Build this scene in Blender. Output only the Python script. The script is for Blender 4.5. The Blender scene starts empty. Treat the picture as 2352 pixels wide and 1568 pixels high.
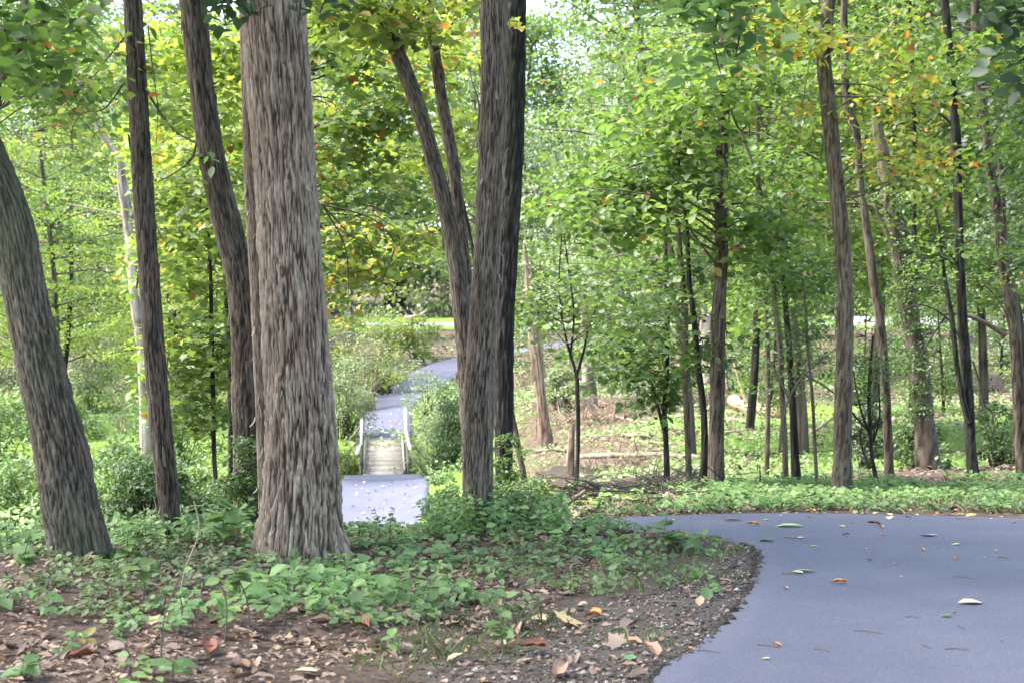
import bpy, math, random
import numpy as np

# ------------------------------------------------------------------ camera, sky, sun, exposure
C = bpy.context.scene
F = 3620.0                      # focal length in photograph-view pixels (2352 wide)
PITCH = math.atan((784 - 700) / F)
EYE = 1.6
cam_d = bpy.data.cameras.new('camera')
cam_d.sensor_width = 36.0
cam_d.lens = 36.0 * F / 2352
cam_d.clip_start = 0.1
cam_d.clip_end = 3000
cam_d.dof.use_dof = True
cam_d.dof.focus_distance = 14.5
cam_d.dof.aperture_fstop = 4.0
cam = bpy.data.objects.new('camera', cam_d)
C.collection.objects.link(cam)
cam.location = (0, 0, EYE)
cam.rotation_euler = (math.pi / 2 - PITCH, 0, 0)
C.camera = cam

SUN_EL, SUN_AZ = math.radians(56), math.radians(-92)     # azimuth measured from +Y towards +X
world = bpy.data.worlds.new('World')
C.world = world
world.use_nodes = True
nt = world.node_tree
nt.nodes.clear()
sky = nt.nodes.new('ShaderNodeTexSky')
sky.sky_type = 'NISHITA'
sky.sun_disc = False
sky.sun_elevation = SUN_EL
sky.sun_rotation = SUN_AZ
sky.air_density = 1.0
sky.dust_density = 2.5
sky.ozone_density = 0.6
bg = nt.nodes.new('ShaderNodeBackground')
bg.inputs['Strength'].default_value = 0.15
wo = nt.nodes.new('ShaderNodeOutputWorld')
nt.links.new(sky.outputs[0], bg.inputs[0])
nt.links.new(bg.outputs[0], wo.inputs[0])
sun_d = bpy.data.lights.new('sun', 'SUN')
sun_d.energy = 2.3
sun_d.angle = math.radians(18)
sun_d.color = (1.0, 0.955, 0.88)
sun = bpy.data.objects.new('sun', sun_d)
C.collection.objects.link(sun)
from mathutils import Vector
sdir = Vector((math.sin(SUN_AZ) * math.cos(SUN_EL), math.cos(SUN_AZ) * math.cos(SUN_EL), math.sin(SUN_EL)))
sun.rotation_euler = sdir.to_track_quat('Z', 'Y').to_euler()
sun.location = (0, 0, 60)
C.view_settings.view_transform = 'Standard'
C.view_settings.look = 'None'
C.view_settings.exposure = 2.68
C.view_settings.gamma = 1.0
C.cycles.max_bounces = 8
C.cycles.diffuse_bounces = 4
C.cycles.transmission_bounces = 5
C.cycles.glossy_bounces = 2
C.cycles.transparent_max_bounces = 4
C.cycles.caustics_reflective = False
C.cycles.caustics_refractive = False
C.cycles.use_denoising = True

RNG = np.random.default_rng(7)
random.seed(7)

# ------------------------------------------------------------------ geometry helpers
_cp, _sp = math.cos(PITCH), math.sin(PITCH)

def P(u, v, D):
    """point at forward distance D that the photograph shows at (u, v) of its 2352-wide view"""
    a, b = (u - 1176) / F, (784 - v) / F
    dy = _cp + b * _sp
    dz = -_sp + b * _cp
    t = D / dy
    return np.array([a * t, D, EYE + dz * t])

def to_uv(x, y, z):
    zz = z - EYE
    f = y * _cp - zz * _sp
    up = y * _sp + zz * _cp
    return 1176 + F * x / f, 784 - F * up / f

def smooth(e0, e1, x):
    t = np.clip((x - e0) / (e1 - e0), 0, 1)
    return t * t * (3 - 2 * t)

def _hash(ix, iy, iz, seed):
    n = (ix * 374761393 + iy * 668265263 + iz * 2147483647 + seed * 1274126177) & 0xffffffff
    n = ((n ^ (n >> 13)) * 1274126177) & 0xffffffff
    n = ((n ^ (n >> 15)) * 2246822519) & 0xffffffff
    return ((n ^ (n >> 16)) & 0xffffff) / float(0xffffff)

def vnoise(x, y, z=0.0, seed=0):
    x, y, z = np.broadcast_arrays(np.asarray(x, float), np.asarray(y, float), np.asarray(z, float))
    ix, iy, iz = (np.floor(a).astype(np.int64) for a in (x, y, z))
    fx, fy, fz = x - ix, y - iy, z - iz
    fx, fy, fz = (a * a * (3 - 2 * a) for a in (fx, fy, fz))
    r = 0
    for dx in (0, 1):
        for dy in (0, 1):
            for dz in (0, 1):
                w = (fx if dx else 1 - fx) * (fy if dy else 1 - fy) * (fz if dz else 1 - fz)
                r = r + w * _hash(ix + dx, iy + dy, iz + dz, seed)
    return r

def fbm(x, y, z=0.0, seed=0, octv=4):
    s, a, t = 0, 1, 0
    for i in range(octv):
        s = s + a * vnoise(np.asarray(x) * 2 ** i, np.asarray(y) * 2 ** i, np.asarray(z) * 2 ** i, seed + i)
        t += a
        a *= .5
    return s / t

def catmull(pts, n):
    pts = np.asarray(pts, float)
    d = np.r_[0, np.cumsum(np.linalg.norm(np.diff(pts, axis=0), axis=1) ** .5 + 1e-6)]
    q = np.linspace(0, d[-1], n)
    ext = np.vstack([2 * pts[0] - pts[1], pts, 2 * pts[-1] - pts[-2]])
    i = np.clip(np.searchsorted(d, q, side='right') - 1, 0, len(pts) - 2)
    t = ((q - d[i]) / (d[i + 1] - d[i]))[:, None]
    p0, p1, p2, p3 = ext[i], ext[i + 1], ext[i + 2], ext[i + 3]
    return .5 * ((2 * p1) + (-p0 + p2) * t + (2 * p0 - 5 * p1 + 4 * p2 - p3) * t ** 2 + (-p0 + 3 * p1 - 3 * p2 + p3) * t ** 3)

def mesh_from(name, V, faces, mat, smooth_=False, rnd=None, vattr=None):
    """faces: list of (M,k) int arrays; rnd: per-face values; vattr: {name: per-vertex values}"""
    me = bpy.data.meshes.new(name)
    V = np.asarray(V, np.float32)
    faces = [np.asarray(f, np.int32) for f in faces if len(f)]
    me.vertices.add(len(V))
    me.vertices.foreach_set('co', V.ravel())
    loops = np.concatenate([f.ravel() for f in faces])
    tot = np.concatenate([np.full(len(f), f.shape[1], np.int32) for f in faces])
    st = np.r_[0, np.cumsum(tot)[:-1]].astype(np.int32)
    me.loops.add(len(loops))
    me.loops.foreach_set('vertex_index', loops)
    me.polygons.add(len(tot))
    me.polygons.foreach_set('loop_start', st)
    me.polygons.foreach_set('loop_total', tot)
    if smooth_:
        me.polygons.foreach_set('use_smooth', np.ones(len(tot), bool))
    if rnd is not None:
        a = me.attributes.new('rnd', 'FLOAT', 'FACE')
        a.data.foreach_set('value', np.asarray(rnd, np.float32))
    if vattr:
        for k, val in vattr.items():
            a = me.attributes.new(k, 'FLOAT', 'POINT')
            a.data.foreach_set('value', np.asarray(val, np.float32))
    me.materials.append(mat)
    me.update(calc_edges=True)
    me.validate()
    return me

def link(name, me, parent=None, loc=None):
    o = bpy.data.objects.new(name, me)
    C.collection.objects.link(o)
    if parent is not None:
        o.parent = parent
    if loc is not None:
        o.location = loc
    return o

def tag(o, label, cat, group=None, kind=None):
    o['label'] = label
    o['category'] = cat
    if group:
        o['group'] = group
    if kind:
        o['kind'] = kind
    return o

def thing(name, label, cat, loc=(0, 0, 0), group=None):
    o = bpy.data.objects.new(name, None)
    C.collection.objects.link(o)
    o.empty_display_size = .2
    o.location = loc
    return tag(o, label, cat, group)

def copy_tree(o, parent=None):
    c = o.copy()
    C.collection.objects.link(c)
    if parent is not None:
        c.parent = parent
    for ch in o.children:
        copy_tree(ch, c)
    return c

class Geo:
    """collects vertices and faces for ONE mesh"""
    def __init__(s):
        s.V, s.Fc, s.n, s.R, s.A = [], {}, 0, {}, []
    def add(s, V, faces, rnd=0.5, att=None):
        V = np.asarray(V, float).reshape(-1, 3)
        faces = np.asarray(faces, int)
        k = faces.shape[1]
        s.V.append(V)
        s.Fc.setdefault(k, []).append(faces + s.n)
        s.R.setdefault(k, []).append(np.broadcast_to(np.asarray(rnd, float), (len(faces),)))
        s.A.append(np.broadcast_to(np.asarray(.5 if att is None else att, float), (len(V),)))
        s.n += len(V)
    def build(s, name, mat, parent=None, origin=(0, 0, 0), smooth_=False, link_=True):
        V = np.vstack(s.V) - np.asarray(origin, float)
        ks = sorted(s.Fc)
        me = mesh_from(name, V, [np.vstack(s.Fc[k]) for k in ks], mat, smooth_,
                       np.concatenate([np.concatenate(s.R[k]) for k in ks]), {'furrow': np.concatenate(s.A)})
        if not link_:
            return me
        return link(name, me, parent, None if parent is not None else origin)
    def tube(s, pts, rad, seg=6, cap=True, rnd=.5, att=.6, n=None, jit=0.0):
        pts = np.asarray(pts, float)
        if n:
            rr = np.interp(np.linspace(0, 1, n), np.linspace(0, 1, len(np.atleast_1d(rad))), np.atleast_1d(rad)) if np.ndim(rad) else np.full(n, rad)
            pts = catmull(pts, n)
        else:
            rr = np.full(len(pts), rad) if np.ndim(rad) == 0 else np.interp(np.linspace(0, 1, len(pts)), np.linspace(0, 1, len(rad)), rad)
        T = np.gradient(pts, axis=0)
        T /= np.linalg.norm(T, axis=1)[:, None] + 1e-9
        ref = np.array([0, 0, 1.]) if abs(T[:, 2]).mean() < .8 else np.array([1., 0, 0])
        N = np.cross(T, ref)
        N /= np.linalg.norm(N, axis=1)[:, None] + 1e-9
        B = np.cross(T, N)
        a = np.linspace(0, 2 * math.pi, seg, endpoint=False)
        ring = (np.cos(a)[None, :, None] * N[:, None] + np.sin(a)[None, :, None] * B[:, None])
        r3 = rr[:, None, None] * (1 + jit * (RNG.random((len(pts), seg, 1)) - .5))
        V = (pts[:, None] + ring * r3).reshape(-1, 3)
        m = len(pts)
        i = np.arange(m - 1)[:, None] * seg
        j = np.arange(seg)[None]
        f = np.stack([i + j, i + (j + 1) % seg, i + seg + (j + 1) % seg, i + seg + j], -1).reshape(-1, 4)
        s.add(V, f, rnd, att)
        if cap:
            base = s.n - len(V)
            for k0, rev in ((0, True), ((m - 1) * seg, False)):
                idx = np.arange(seg) + k0
                if rev:
                    idx = idx[::-1]
                s.Fc.setdefault(seg, []).append((idx + base)[None])
                s.R.setdefault(seg, []).append(np.array([rnd]))
    def box(s, c, size, rot=None, rnd=.5, att=.6):
        h = np.asarray(size, float) / 2
        V = np.array([[x, y, z] for x in (-1, 1) for y in (-1, 1) for z in (-1, 1)]) * h
        if rot is not None:
            V = V @ np.asarray(rot).T
        f = [[0, 1, 3, 2], [4, 6, 7, 5], [0, 4, 5, 1], [2, 3, 7, 6], [0, 2, 6, 4], [1, 5, 7, 3]]
        s.add(V + np.asarray(c), f, rnd, att)
    def beam(s, a, b, w, h, rnd=.5, att=.6):
        a, b = np.asarray(a, float), np.asarray(b, float)
        d = b - a
        L = np.linalg.norm(d)
        t = d / L
        ref = np.array([0, 0, 1.]) if abs(t[2]) < .95 else np.array([0, 1., 0])
        n = np.cross(ref, t)
        n /= np.linalg.norm(n)
        up = np.cross(t, n)
        s.box((a + b) / 2, (w, L, h), np.stack([n, t, up], 1), rnd, att)

# ------------------------------------------------------------------ leaves (many small folded blades in one mesh)
def _tmpl(kind):
    if kind == 'quad':
        V = [[0, 0, 0], [.36, .45, .05], [0, 1, -.04], [-.36, .45, .05]]
        Fs = [[0, 1, 2, 3]]
    elif kind == 'oval':
        V = [[0, 0, 0], [.30, .28, .07], [.30, .62, .06], [0, 1, -.08], [-.30, .62, .06], [-.30, .28, .07]]
        Fs = [[0, 1, 2, 3], [0, 3, 4, 5]]
    elif kind == 'long':
        V = [[0, 0, 0], [.17, .3, .04], [.16, .65, .03], [0, 1, -.1], [-.16, .65, .03], [-.17, .3, .04]]
        Fs = [[0, 1, 2, 3], [0, 3, 4, 5]]
    elif kind == 'curl':
        V = [[0, 0, 0], [.34, .2, .22], [.38, .65, .30], [.05, 1.0, .12], [-.36, .6, .26], [-.3, .22, .2], [0, .5, -.02]]
        Fs = [[0, 1, 2, 6], [6, 2, 3, 4], [0, 6, 4, 5]]
    elif kind == 'crisp':
        V, Fs = [], []
        prof = [.05, .26, .36, .33, .20, .03]
        for a in range(6):
            t = a / 5
            for b in range(5):
                q = (b - 2) / 2
                wv = .05 * math.sin(a * 2.3 + b * 1.9)
                V.append([q * prof[a] * (1 - .35 * abs(q) * math.sin(t * 3.1)) + .03 * math.sin(a * 1.7), t - .06 * q * q + .02 * math.cos(a * 3 + b), .16 * abs(q) ** 1.6 * math.sin(.5 + t * 2.2) + .07 * math.sin(t * 2.9) + wv * .8])
        for a in range(5):
            for b in range(4):
                i = a * 5 + b
                Fs.append([i, i + 1, i + 6, i + 5])
    elif kind == 'maple':
        o = [(0, 0), (.16, .06), (.46, .02), (.40, .26), (.62, .52), (.34, .54), (.24, .66), (0, 1.05)]
        r = [(x, y, .10 * abs(x)) for x, y in o]
        V = r + [(-x, y, z) for x, y, z in r[1:-1][::-1]]
        n = len(V)
        m = len(o)
        # four quads per side from the midrib
        Fs = [[0, 1, 2, 3], [0, 3, 4, 5], [0, 5, 6, 7]]
        k = m
        Fs += [[7, 8, 9, 0], [9, 10, 11, 0], [11, 12, 13, 0]]
    V = np.asarray(V, float)
    return V, np.asarray(Fs, int)
TM = {k: _tmpl(k) for k in ('quad', 'oval', 'long', 'curl', 'maple', 'crisp')}

def leaves(g, pos, size, kind='quad', nrm=None, tilt=.6, aim=None, rnd=None, aspect=1.0):
    """pos (N,3); nrm mean normal (default up) jittered by tilt; aim: preferred direction of the blade"""
    pos = np.asarray(pos, float)
    N = len(pos)
    if N == 0:
        return
    T, Fs = TM[kind]
    n = np.zeros((N, 3))
    n[:, 2] = 1
    if nrm is not None:
        n = np.broadcast_to(np.asarray(nrm, float), (N, 3)).copy()
    n = n + RNG.normal(0, tilt, (N, 3))
    n /= np.linalg.norm(n, axis=1)[:, None] + 1e-9
    if aim is None:
        d = RNG.normal(0, 1, (N, 3))
    else:
        d = np.asarray(aim, float) + RNG.normal(0, .45, (N, 3))
    d = d - (d * n).sum(1)[:, None] * n
    d /= np.linalg.norm(d, axis=1)[:, None] + 1e-9
    s = np.cross(d, n)
    sz = np.broadcast_to(np.asarray(size, float), (N,))[:, None, None]
    V = pos[:, None] + sz * (T[None, :, 0:1] * aspect * s[:, None] + T[None, :, 1:2] * d[:, None] + T[None, :, 2:3] * n[:, None])
    k = len(T)
    f = (Fs[None] + (np.arange(N) * k)[:, None, None]).reshape(-1, Fs.shape[1])
    r = RNG.random(N) if rnd is None else np.broadcast_to(np.asarray(rnd, float), (N,))
    g.add(V.reshape(-1, 3), f, np.repeat(r, len(Fs)), .5)

def pad_points(c, r, n, flat=.28, droop=.35):
    a = RNG.random(n) * 2 * math.pi
    q = np.sqrt(RNG.random(n)) * r
    z = RNG.normal(0, flat * r * .5, n) - droop * q * q / max(r, 1e-6)
    return np.stack([c[0] + q * np.cos(a), c[1] + q * np.sin(a), c[2] + z], 1)
# ------------------------------------------------------------------ materials
def newmat(name):
    m = bpy.data.materials.new(name)
    m.use_nodes = True
    m.node_tree.nodes.clear()
    return m, m.node_tree.nodes, m.node_tree.links

def ramp(N, stops, interp='LINEAR'):
    r = N.new('ShaderNodeValToRGB')
    r.color_ramp.interpolation = interp
    el = r.color_ramp.elements
    while len(el) > 1:
        el.remove(el[-1])
    el[0].position = stops[0][0]
    el[0].color = (*stops[0][1], 1)
    for p, c in stops[1:]:
        e = el.new(p)
        e.color = (*c, 1)
    return r

def noise(N, L, scale, detail=4, rough=.55, vec=None, scl=None):
    tc = N.new('ShaderNodeTexCoord')
    src = tc.outputs['Object']
    if scl is not None:
        mp = N.new('ShaderNodeMapping')
        mp.inputs['Scale'].default_value = scl
        L.new(src, mp.inputs[0])
        src = mp.outputs[0]
    n = N.new('ShaderNodeTexNoise')
    n.inputs['Scale'].default_value = scale
    n.inputs['Detail'].default_value = detail
    n.inputs['Roughness'].default_value = rough
    L.new(src, n.inputs['Vector'])
    return n

def mix(N, L, a, b, fac, mode='MIX'):
    m = N.new('ShaderNodeMix')
    m.data_type = 'RGBA'
    m.blend_type = mode
    for sock, val in ((m.inputs[6], a), (m.inputs[7], b), (m.inputs[0], fac)):
        if isinstance(val, (int, float)):
            sock.default_value = val
        elif isinstance(val, tuple):
            sock.default_value = (*val, 1)
        else:
            L.new(val, sock)
    return m.outputs[2]

def leaf_mat(name, stops, transl=.45, gloss=.04, varsc=.6, boost=1.9, var=(.75, 1.3)):
    m, N, L = newmat(name)
    at = N.new('ShaderNodeAttribute')
    at.attribute_name = 'rnd'
    r = ramp(N, stops)
    L.new(at.outputs['Fac'], r.inputs[0])
    n = noise(N, L, varsc, 2)
    v = ramp(N, [(.3, (var[0],) * 3), (.7, (var[1],) * 3)])
    L.new(n.outputs[0], v.inputs[0])
    col = mix(N, L, r.outputs[0], v.outputs[0], 1.0, 'MULTIPLY')
    oi = N.new('ShaderNodeObjectInfo')
    v2 = ramp(N, [(0, (.72, .78, .85)), (.5, (1, 1, 1)), (1, (1.12, 1.06, .9))])
    L.new(oi.outputs['Random'], v2.inputs[0])
    col = mix(N, L, col, v2.outputs[0], 1.0, 'MULTIPLY')
    df = N.new('ShaderNodeBsdfDiffuse')
    tr = N.new('ShaderNodeBsdfTranslucent')
    L.new(col, df.inputs[0])
    tcol = mix(N, L, col, (boost * .96, boost * .95, boost * .78), 1.0, 'MULTIPLY')
    L.new(tcol, tr.inputs[0])
    mx = N.new('ShaderNodeMixShader')
    mx.inputs[0].default_value = transl
    L.new(df.outputs[0], mx.inputs[1])
    L.new(tr.outputs[0], mx.inputs[2])
    gl = N.new('ShaderNodeBsdfGlossy')
    gl.inputs['Roughness'].default_value = .6
    gl.inputs['Color'].default_value = (1, 1, 1, 1)
    mg = N.new('ShaderNodeMixShader')
    mg.inputs[0].default_value = gloss
    L.new(mx.outputs[0], mg.inputs[1])
    L.new(gl.outputs[0], mg.inputs[2])
    o = N.new('ShaderNodeOutputMaterial')
    L.new(mg.outputs[0], o.inputs[0])
    return m

def bark_mat(name, dark, mid, light, moss=0.0, vs=1.0):
    m, N, L = newmat(name)
    at = N.new('ShaderNodeAttribute')
    at.attribute_name = 'furrow'
    r = ramp(N, [(0.0, dark), (.16, tuple((a + b) / 2 for a, b in zip(dark, mid))), (.36, mid), (.9, light)])
    L.new(at.outputs['Fac'], r.inputs[0])
    n1 = noise(N, L, 2.2 * vs, 5, .6, scl=(1, 1, .35))
    v = ramp(N, [(.3, (.78, .74, .70)), (.55, (1, 1, 1)), (.75, (1.2, 1.17, 1.12))])
    L.new(n1.outputs[0], v.inputs[0])
    col = mix(N, L, r.outputs[0], v.outputs[0], 1.0, 'MULTIPLY')
    n2 = noise(N, L, 75 * vs, 4, .65, scl=(1, 1, .22))
    v3 = ramp(N, [(.3, (.78, .78, .78)), (.7, (1.18, 1.17, 1.15))])
    L.new(n2.outputs[0], v3.inputs[0])
    col = mix(N, L, col, v3.outputs[0], 1.0, 'MULTIPLY')
    nc = noise(N, L, 34 * vs, 5, .6, scl=(1, 1, .13))
    vc = ramp(N, [(.455, (1.06, 1.06, 1.06)), (.492, (.38, .36, .34)), (.508, (.38, .36, .34)), (.55, (1.06, 1.06, 1.06))])
    L.new(nc.outputs[0], vc.inputs[0])
    col = mix(N, L, col, vc.outputs[0], .45, 'MULTIPLY')
    n4 = noise(N, L, 1.3, 4, .7, scl=(1, 1, .5))
    rr = ramp(N, [(.52 - .12 * moss, (0, 0, 0)), (.72 - .12 * moss, (1, 1, 1))])
    L.new(n4.outputs[0], rr.inputs[0])
    mf = N.new('ShaderNodeMath')
    mf.operation = 'MULTIPLY'
    mf.inputs[1].default_value = .25 + .45 * moss
    L.new(rr.outputs[0], mf.inputs[0])
    col = mix(N, L, col, (.075, .105, .045), mf.outputs[0])
    b = N.new('ShaderNodeBsdfPrincipled')
    b.inputs['Roughness'].default_value = .92
    b.inputs['Specular IOR Level'].default_value = .2
    L.new(col, b.inputs['Base Color'])
    bu = N.new('ShaderNodeBump')
    bu.inputs['Strength'].default_value = .7
    bu.inputs['Distance'].default_value = .012
    L.new(n2.outputs[0], bu.inputs['Height'])
    L.new(bu.outputs[0], b.inputs['Normal'])
    o = N.new('ShaderNodeOutputMaterial')
    L.new(b.outputs[0], o.inputs[0])
    return m

def simple_mat(name, c1, c2, scale=8, rough=.85, bump=.4, bdist=.01, scl=None, rnd=None, spec=.3):
    m, N, L = newmat(name)
    n = noise(N, L, scale, 6, .6, scl=scl)
    r = ramp(N, [(.3, c1), (.7, c2)])
    L.new(n.outputs[0], r.inputs[0])
    col = r.outputs[0]
    if rnd:
        at = N.new('ShaderNodeAttribute')
        at.attribute_name = 'rnd'
        r2 = ramp(N, rnd)
        L.new(at.outputs['Fac'], r2.inputs[0])
        col = mix(N, L, col, r2.outputs[0], 1.0, 'MULTIPLY')
    b = N.new('ShaderNodeBsdfPrincipled')
    b.inputs['Roughness'].default_value = rough
    b.inputs['Specular IOR Level'].default_value = spec
    L.new(col, b.inputs['Base Color'])
    if bump:
        bu = N.new('ShaderNodeBump')
        bu.inputs['Strength'].default_value = bump
        bu.inputs['Distance'].default_value = bdist
        L.new(n.outputs[0], bu.inputs['Height'])
        L.new(bu.outputs[0], b.inputs['Normal'])
    o = N.new('ShaderNodeOutputMaterial')
    L.new(b.outputs[0], o.inputs[0])
    return m

G = {}
G['yellowgreen'] = leaf_mat('leaf_yellowgreen', [(0, (0.100, 0.156, 0.026)), (.35, (0.144, 0.210, 0.035)), (.7, (0.206, 0.265, 0.046)), (.90, (0.291, 0.295, 0.071)), (.955, (0.270, 0.145, 0.030)), (1, (0.220, 0.097, 0.030))], .55)
G['green'] = leaf_mat('leaf_green', [(0, (0.052, 0.105, 0.020)), (.4, (0.087, 0.151, 0.029)), (.8, (0.131, 0.202, 0.037)), (.96, (0.133, 0.172, 0.034)), (.985, (0.300, 0.165, 0.030)), (1, (0.280, 0.116, 0.030))], .5)
G['autumn'] = leaf_mat('leaf_autumn', [(0, (0.074, 0.128, 0.022)), (.45, (0.131, 0.187, 0.032)), (.76, (0.203, 0.227, 0.039)), (.88, (0.340, 0.223, 0.030)), (.93, (0.360, 0.155, 0.025)), (1, (0.200, 0.078, 0.030))], .5)
G['pale'] = leaf_mat('leaf_pale', [(0, (0.078, 0.128, 0.039)), (.5, (0.127, 0.184, 0.056)), (.9, (0.187, 0.227, 0.067)), (1, (0.262, 0.260, 0.089))], .5, .09)
G['far'] = leaf_mat('leaf_far', [(0, (0.069, 0.117, 0.033)), (.5, (0.118, 0.172, 0.048)), (.85, (0.186, 0.219, 0.058)), (1, (0.280, 0.262, 0.070))], .5, .08, .25, var=(.6, 1.45))
G['dark'] = leaf_mat('leaf_dark', [(0, (0.021, 0.048, 0.014)), (.6, (0.038, 0.073, 0.020)), (1, (0.064, 0.108, 0.027))], .4, .07)
G['bush'] = leaf_mat('leaf_bush', [(0, (0.048, 0.097, 0.019)), (.5, (0.079, 0.143, 0.029)), (.92, (0.127, 0.187, 0.035)), (1, (0.213, 0.214, 0.058))], .45, .06)
G['plant'] = leaf_mat('leaf_plant', [(0, (.070, .140, .050)), (.45, (.135, .240, .075)), (.8, (.20, .32, .10)), (.96, (.20, .29, .06)), (1, (.24, .22, .05))], .42, .035, 1.2, 1.4, (.75, 1.3))
G['swamp'] = leaf_mat('leaf_swamp', [(0, (0.092, 0.167, 0.048)), (.5, (0.147, 0.242, 0.059)), (.88, (0.202, 0.298, 0.069)), (1, (.20, .14, .07))], .4, .05, .35, 1.3, (.7, 1.3))
G['grass'] = leaf_mat('leaf_grass', [(0, (0.069, 0.130, 0.040)), (.6, (0.120, 0.195, 0.055)), (.9, (0.193, 0.242, 0.078)), (1, (.28, .24, .10))], .35, .06)
G['litter'] = leaf_mat('leaf_litter', [(0, (.065, .040, .030)), (.25, (.13, .08, .060)), (.5, (.21, .135, .10)), (.8, (.32, .225, .17)), (.93, (.36, .24, .16)), (1, (.42, .24, .11))], .15, .04, 3, 1.1)
G['litter_far'] = leaf_mat('leaf_litter_far', [(0, (.13, .085, .06)), (.5, (.23, .16, .12)), (1, (.33, .24, .18))], .1, .03, 1, 1.1)

B = {}
B['shag'] = bark_mat('bark_shag', (.055, .038, .029), (.32, .25, .198), (.42, .345, .285))
B['midgrey'] = bark_mat('bark_midgrey', (.034, .026, .021), (.175, .142, .116), (.25, .208, .175), .1)
B['grey'] = bark_mat('bark_grey', (.026, .020, .016), (.120, .095, .077), (.175, .145, .12), .1)
B['mossy'] = bark_mat('bark_mossy', (.030, .026, .019), (.135, .115, .092), (.21, .182, .148), .4)
B['dark'] = bark_mat('bark_dark', (.010, .009, .009), (.033, .029, .027), (.085, .076, .070), .1)
B['thin'] = bark_mat('bark_thin', (.045, .035, .029), (.150, .122, .098), (.205, .174, .146), .15, 1.5)
B['pale'] = bark_mat('bark_pale', (.13, .105, .09), (.33, .28, .245), (.50, .44, .39))
B['twig'] = bark_mat('bark_twig', (.020, .016, .013), (.045, .037, .031), (.08, .068, .058))
B['deadwood'] = bark_mat('bark_deadwood', (.08, .055, .042), (.24, .175, .135), (.40, .31, .25))
B['log'] = bark_mat('bark_log', (.035, .026, .02), (.13, .098, .074), (.25, .20, .16), .4)
B['pinkish'] = bark_mat('bark_pinkish', (.09, .055, .04), (.27, .19, .145), (.42, .32, .26), .2)

def ground_mat():
    m, N, L = newmat('forest_floor')
    n1 = noise(N, L, 9, 8, .7)
    r1 = ramp(N, [(.25, (.035, .025, .020)), (.45, (.088, .063, .050)), (.62, (.165, .120, .097)), (.8, (.28, .21, .17))])
    L.new(n1.outputs[0], r1.inputs[0])
    n2 = noise(N, L, 60, 4, .7)
    r2 = ramp(N, [(.3, (.6, .58, .56)), (.7, (1.35, 1.33, 1.3))])
    L.new(n2.outputs[0], r2.inputs[0])
    col = mix(N, L, r1.outputs[0], r2.outputs[0], 1.0, 'MULTIPLY')
    ga = N.new('ShaderNodeAttribute')
    ga.attribute_name = 'green'
    n3 = noise(N, L, 3.5, 6, .7)
    ad = N.new('ShaderNodeMath')
    ad.operation = 'MULTIPLY_ADD'
    ad.inputs[1].default_value = 1.6
    L.new(n3.outputs[0], ad.inputs[0])
    sb = N.new('ShaderNodeMath')
    sb.operation = 'SUBTRACT'
    L.new(ga.outputs['Fac'], sb.inputs[0])
    sb.inputs[1].default_value = .8
    L.new(sb.outputs[0], ad.inputs[2])
    cl = ramp(N, [(.35, (0, 0, 0)), (.65, (1, 1, 1))])
    L.new(ad.outputs[0], cl.inputs[0])
    n5 = noise(N, L, 25, 4, .7)
    gr = ramp(N, [(.3, (.055, .10, .02)), (.7, (.19, .28, .045))])
    L.new(n5.outputs[0], gr.inputs[0])
    col = mix(N, L, col, gr.outputs[0], cl.outputs[0])
    pv = N.new('ShaderNodeAttribute')
    pv.attribute_name = 'gravelly'
    n6 = noise(N, L, 120, 3, .8)
    rg = ramp(N, [(.3, (.035, .028, .024)), (.5, (.095, .080, .070)), (.72, (.26, .225, .20))])
    L.new(n6.outputs[0], rg.inputs[0])
    col = mix(N, L, col, rg.outputs[0], pv.outputs['Fac'])
    b = N.new('ShaderNodeBsdfPrincipled')
    b.inputs['Roughness'].default_value = .95
    b.inputs['Specular IOR Level'].default_value = .15
    L.new(col, b.inputs['Base Color'])
    bu = N.new('ShaderNodeBump')
    bu.inputs['Strength'].default_value = .8
    bu.inputs['Distance'].default_value = .03
    L.new(n2.outputs[0], bu.inputs['Height'])
    L.new(bu.outputs[0], b.inputs['Normal'])
    o = N.new('ShaderNodeOutputMaterial')
    L.new(b.outputs[0], o.inputs[0])
    return m

def asphalt_mat(name, base):
    m, N, L = newmat(name)
    n1 = noise(N, L, 70, 6, .95)
    k = lambda f: tuple(f * c for c in base)
    r1 = ramp(N, [(.36, k(.42)), (.5, k(1)), (.64, k(1.75))])
    L.new(n1.outputs[0], r1.inputs[0])
    n2 = noise(N, L, .9, 5, .6)
    r2 = ramp(N, [(.3, (.84, .84, .86)), (.7, (1.14, 1.13, 1.11))])
    L.new(n2.outputs[0], r2.inputs[0])
    col = mix(N, L, r1.outputs[0], r2.outputs[0], 1.0, 'MULTIPLY')
    b = N.new('ShaderNodeBsdfPrincipled')
    b.inputs['Roughness'].default_value = .75
    b.inputs['Specular IOR Level'].default_value = .4
    L.new(col, b.inputs['Base Color'])
    bu = N.new('ShaderNodeBump')
    bu.inputs['Strength'].default_value = .55
    bu.inputs['Distance'].default_value = .006
    L.new(n1.outputs[0], bu.inputs['Height'])
    L.new(bu.outputs[0], b.inputs['Normal'])
    o = N.new('ShaderNodeOutputMaterial')
    L.new(b.outputs[0], o.inputs[0])
    return m

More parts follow.
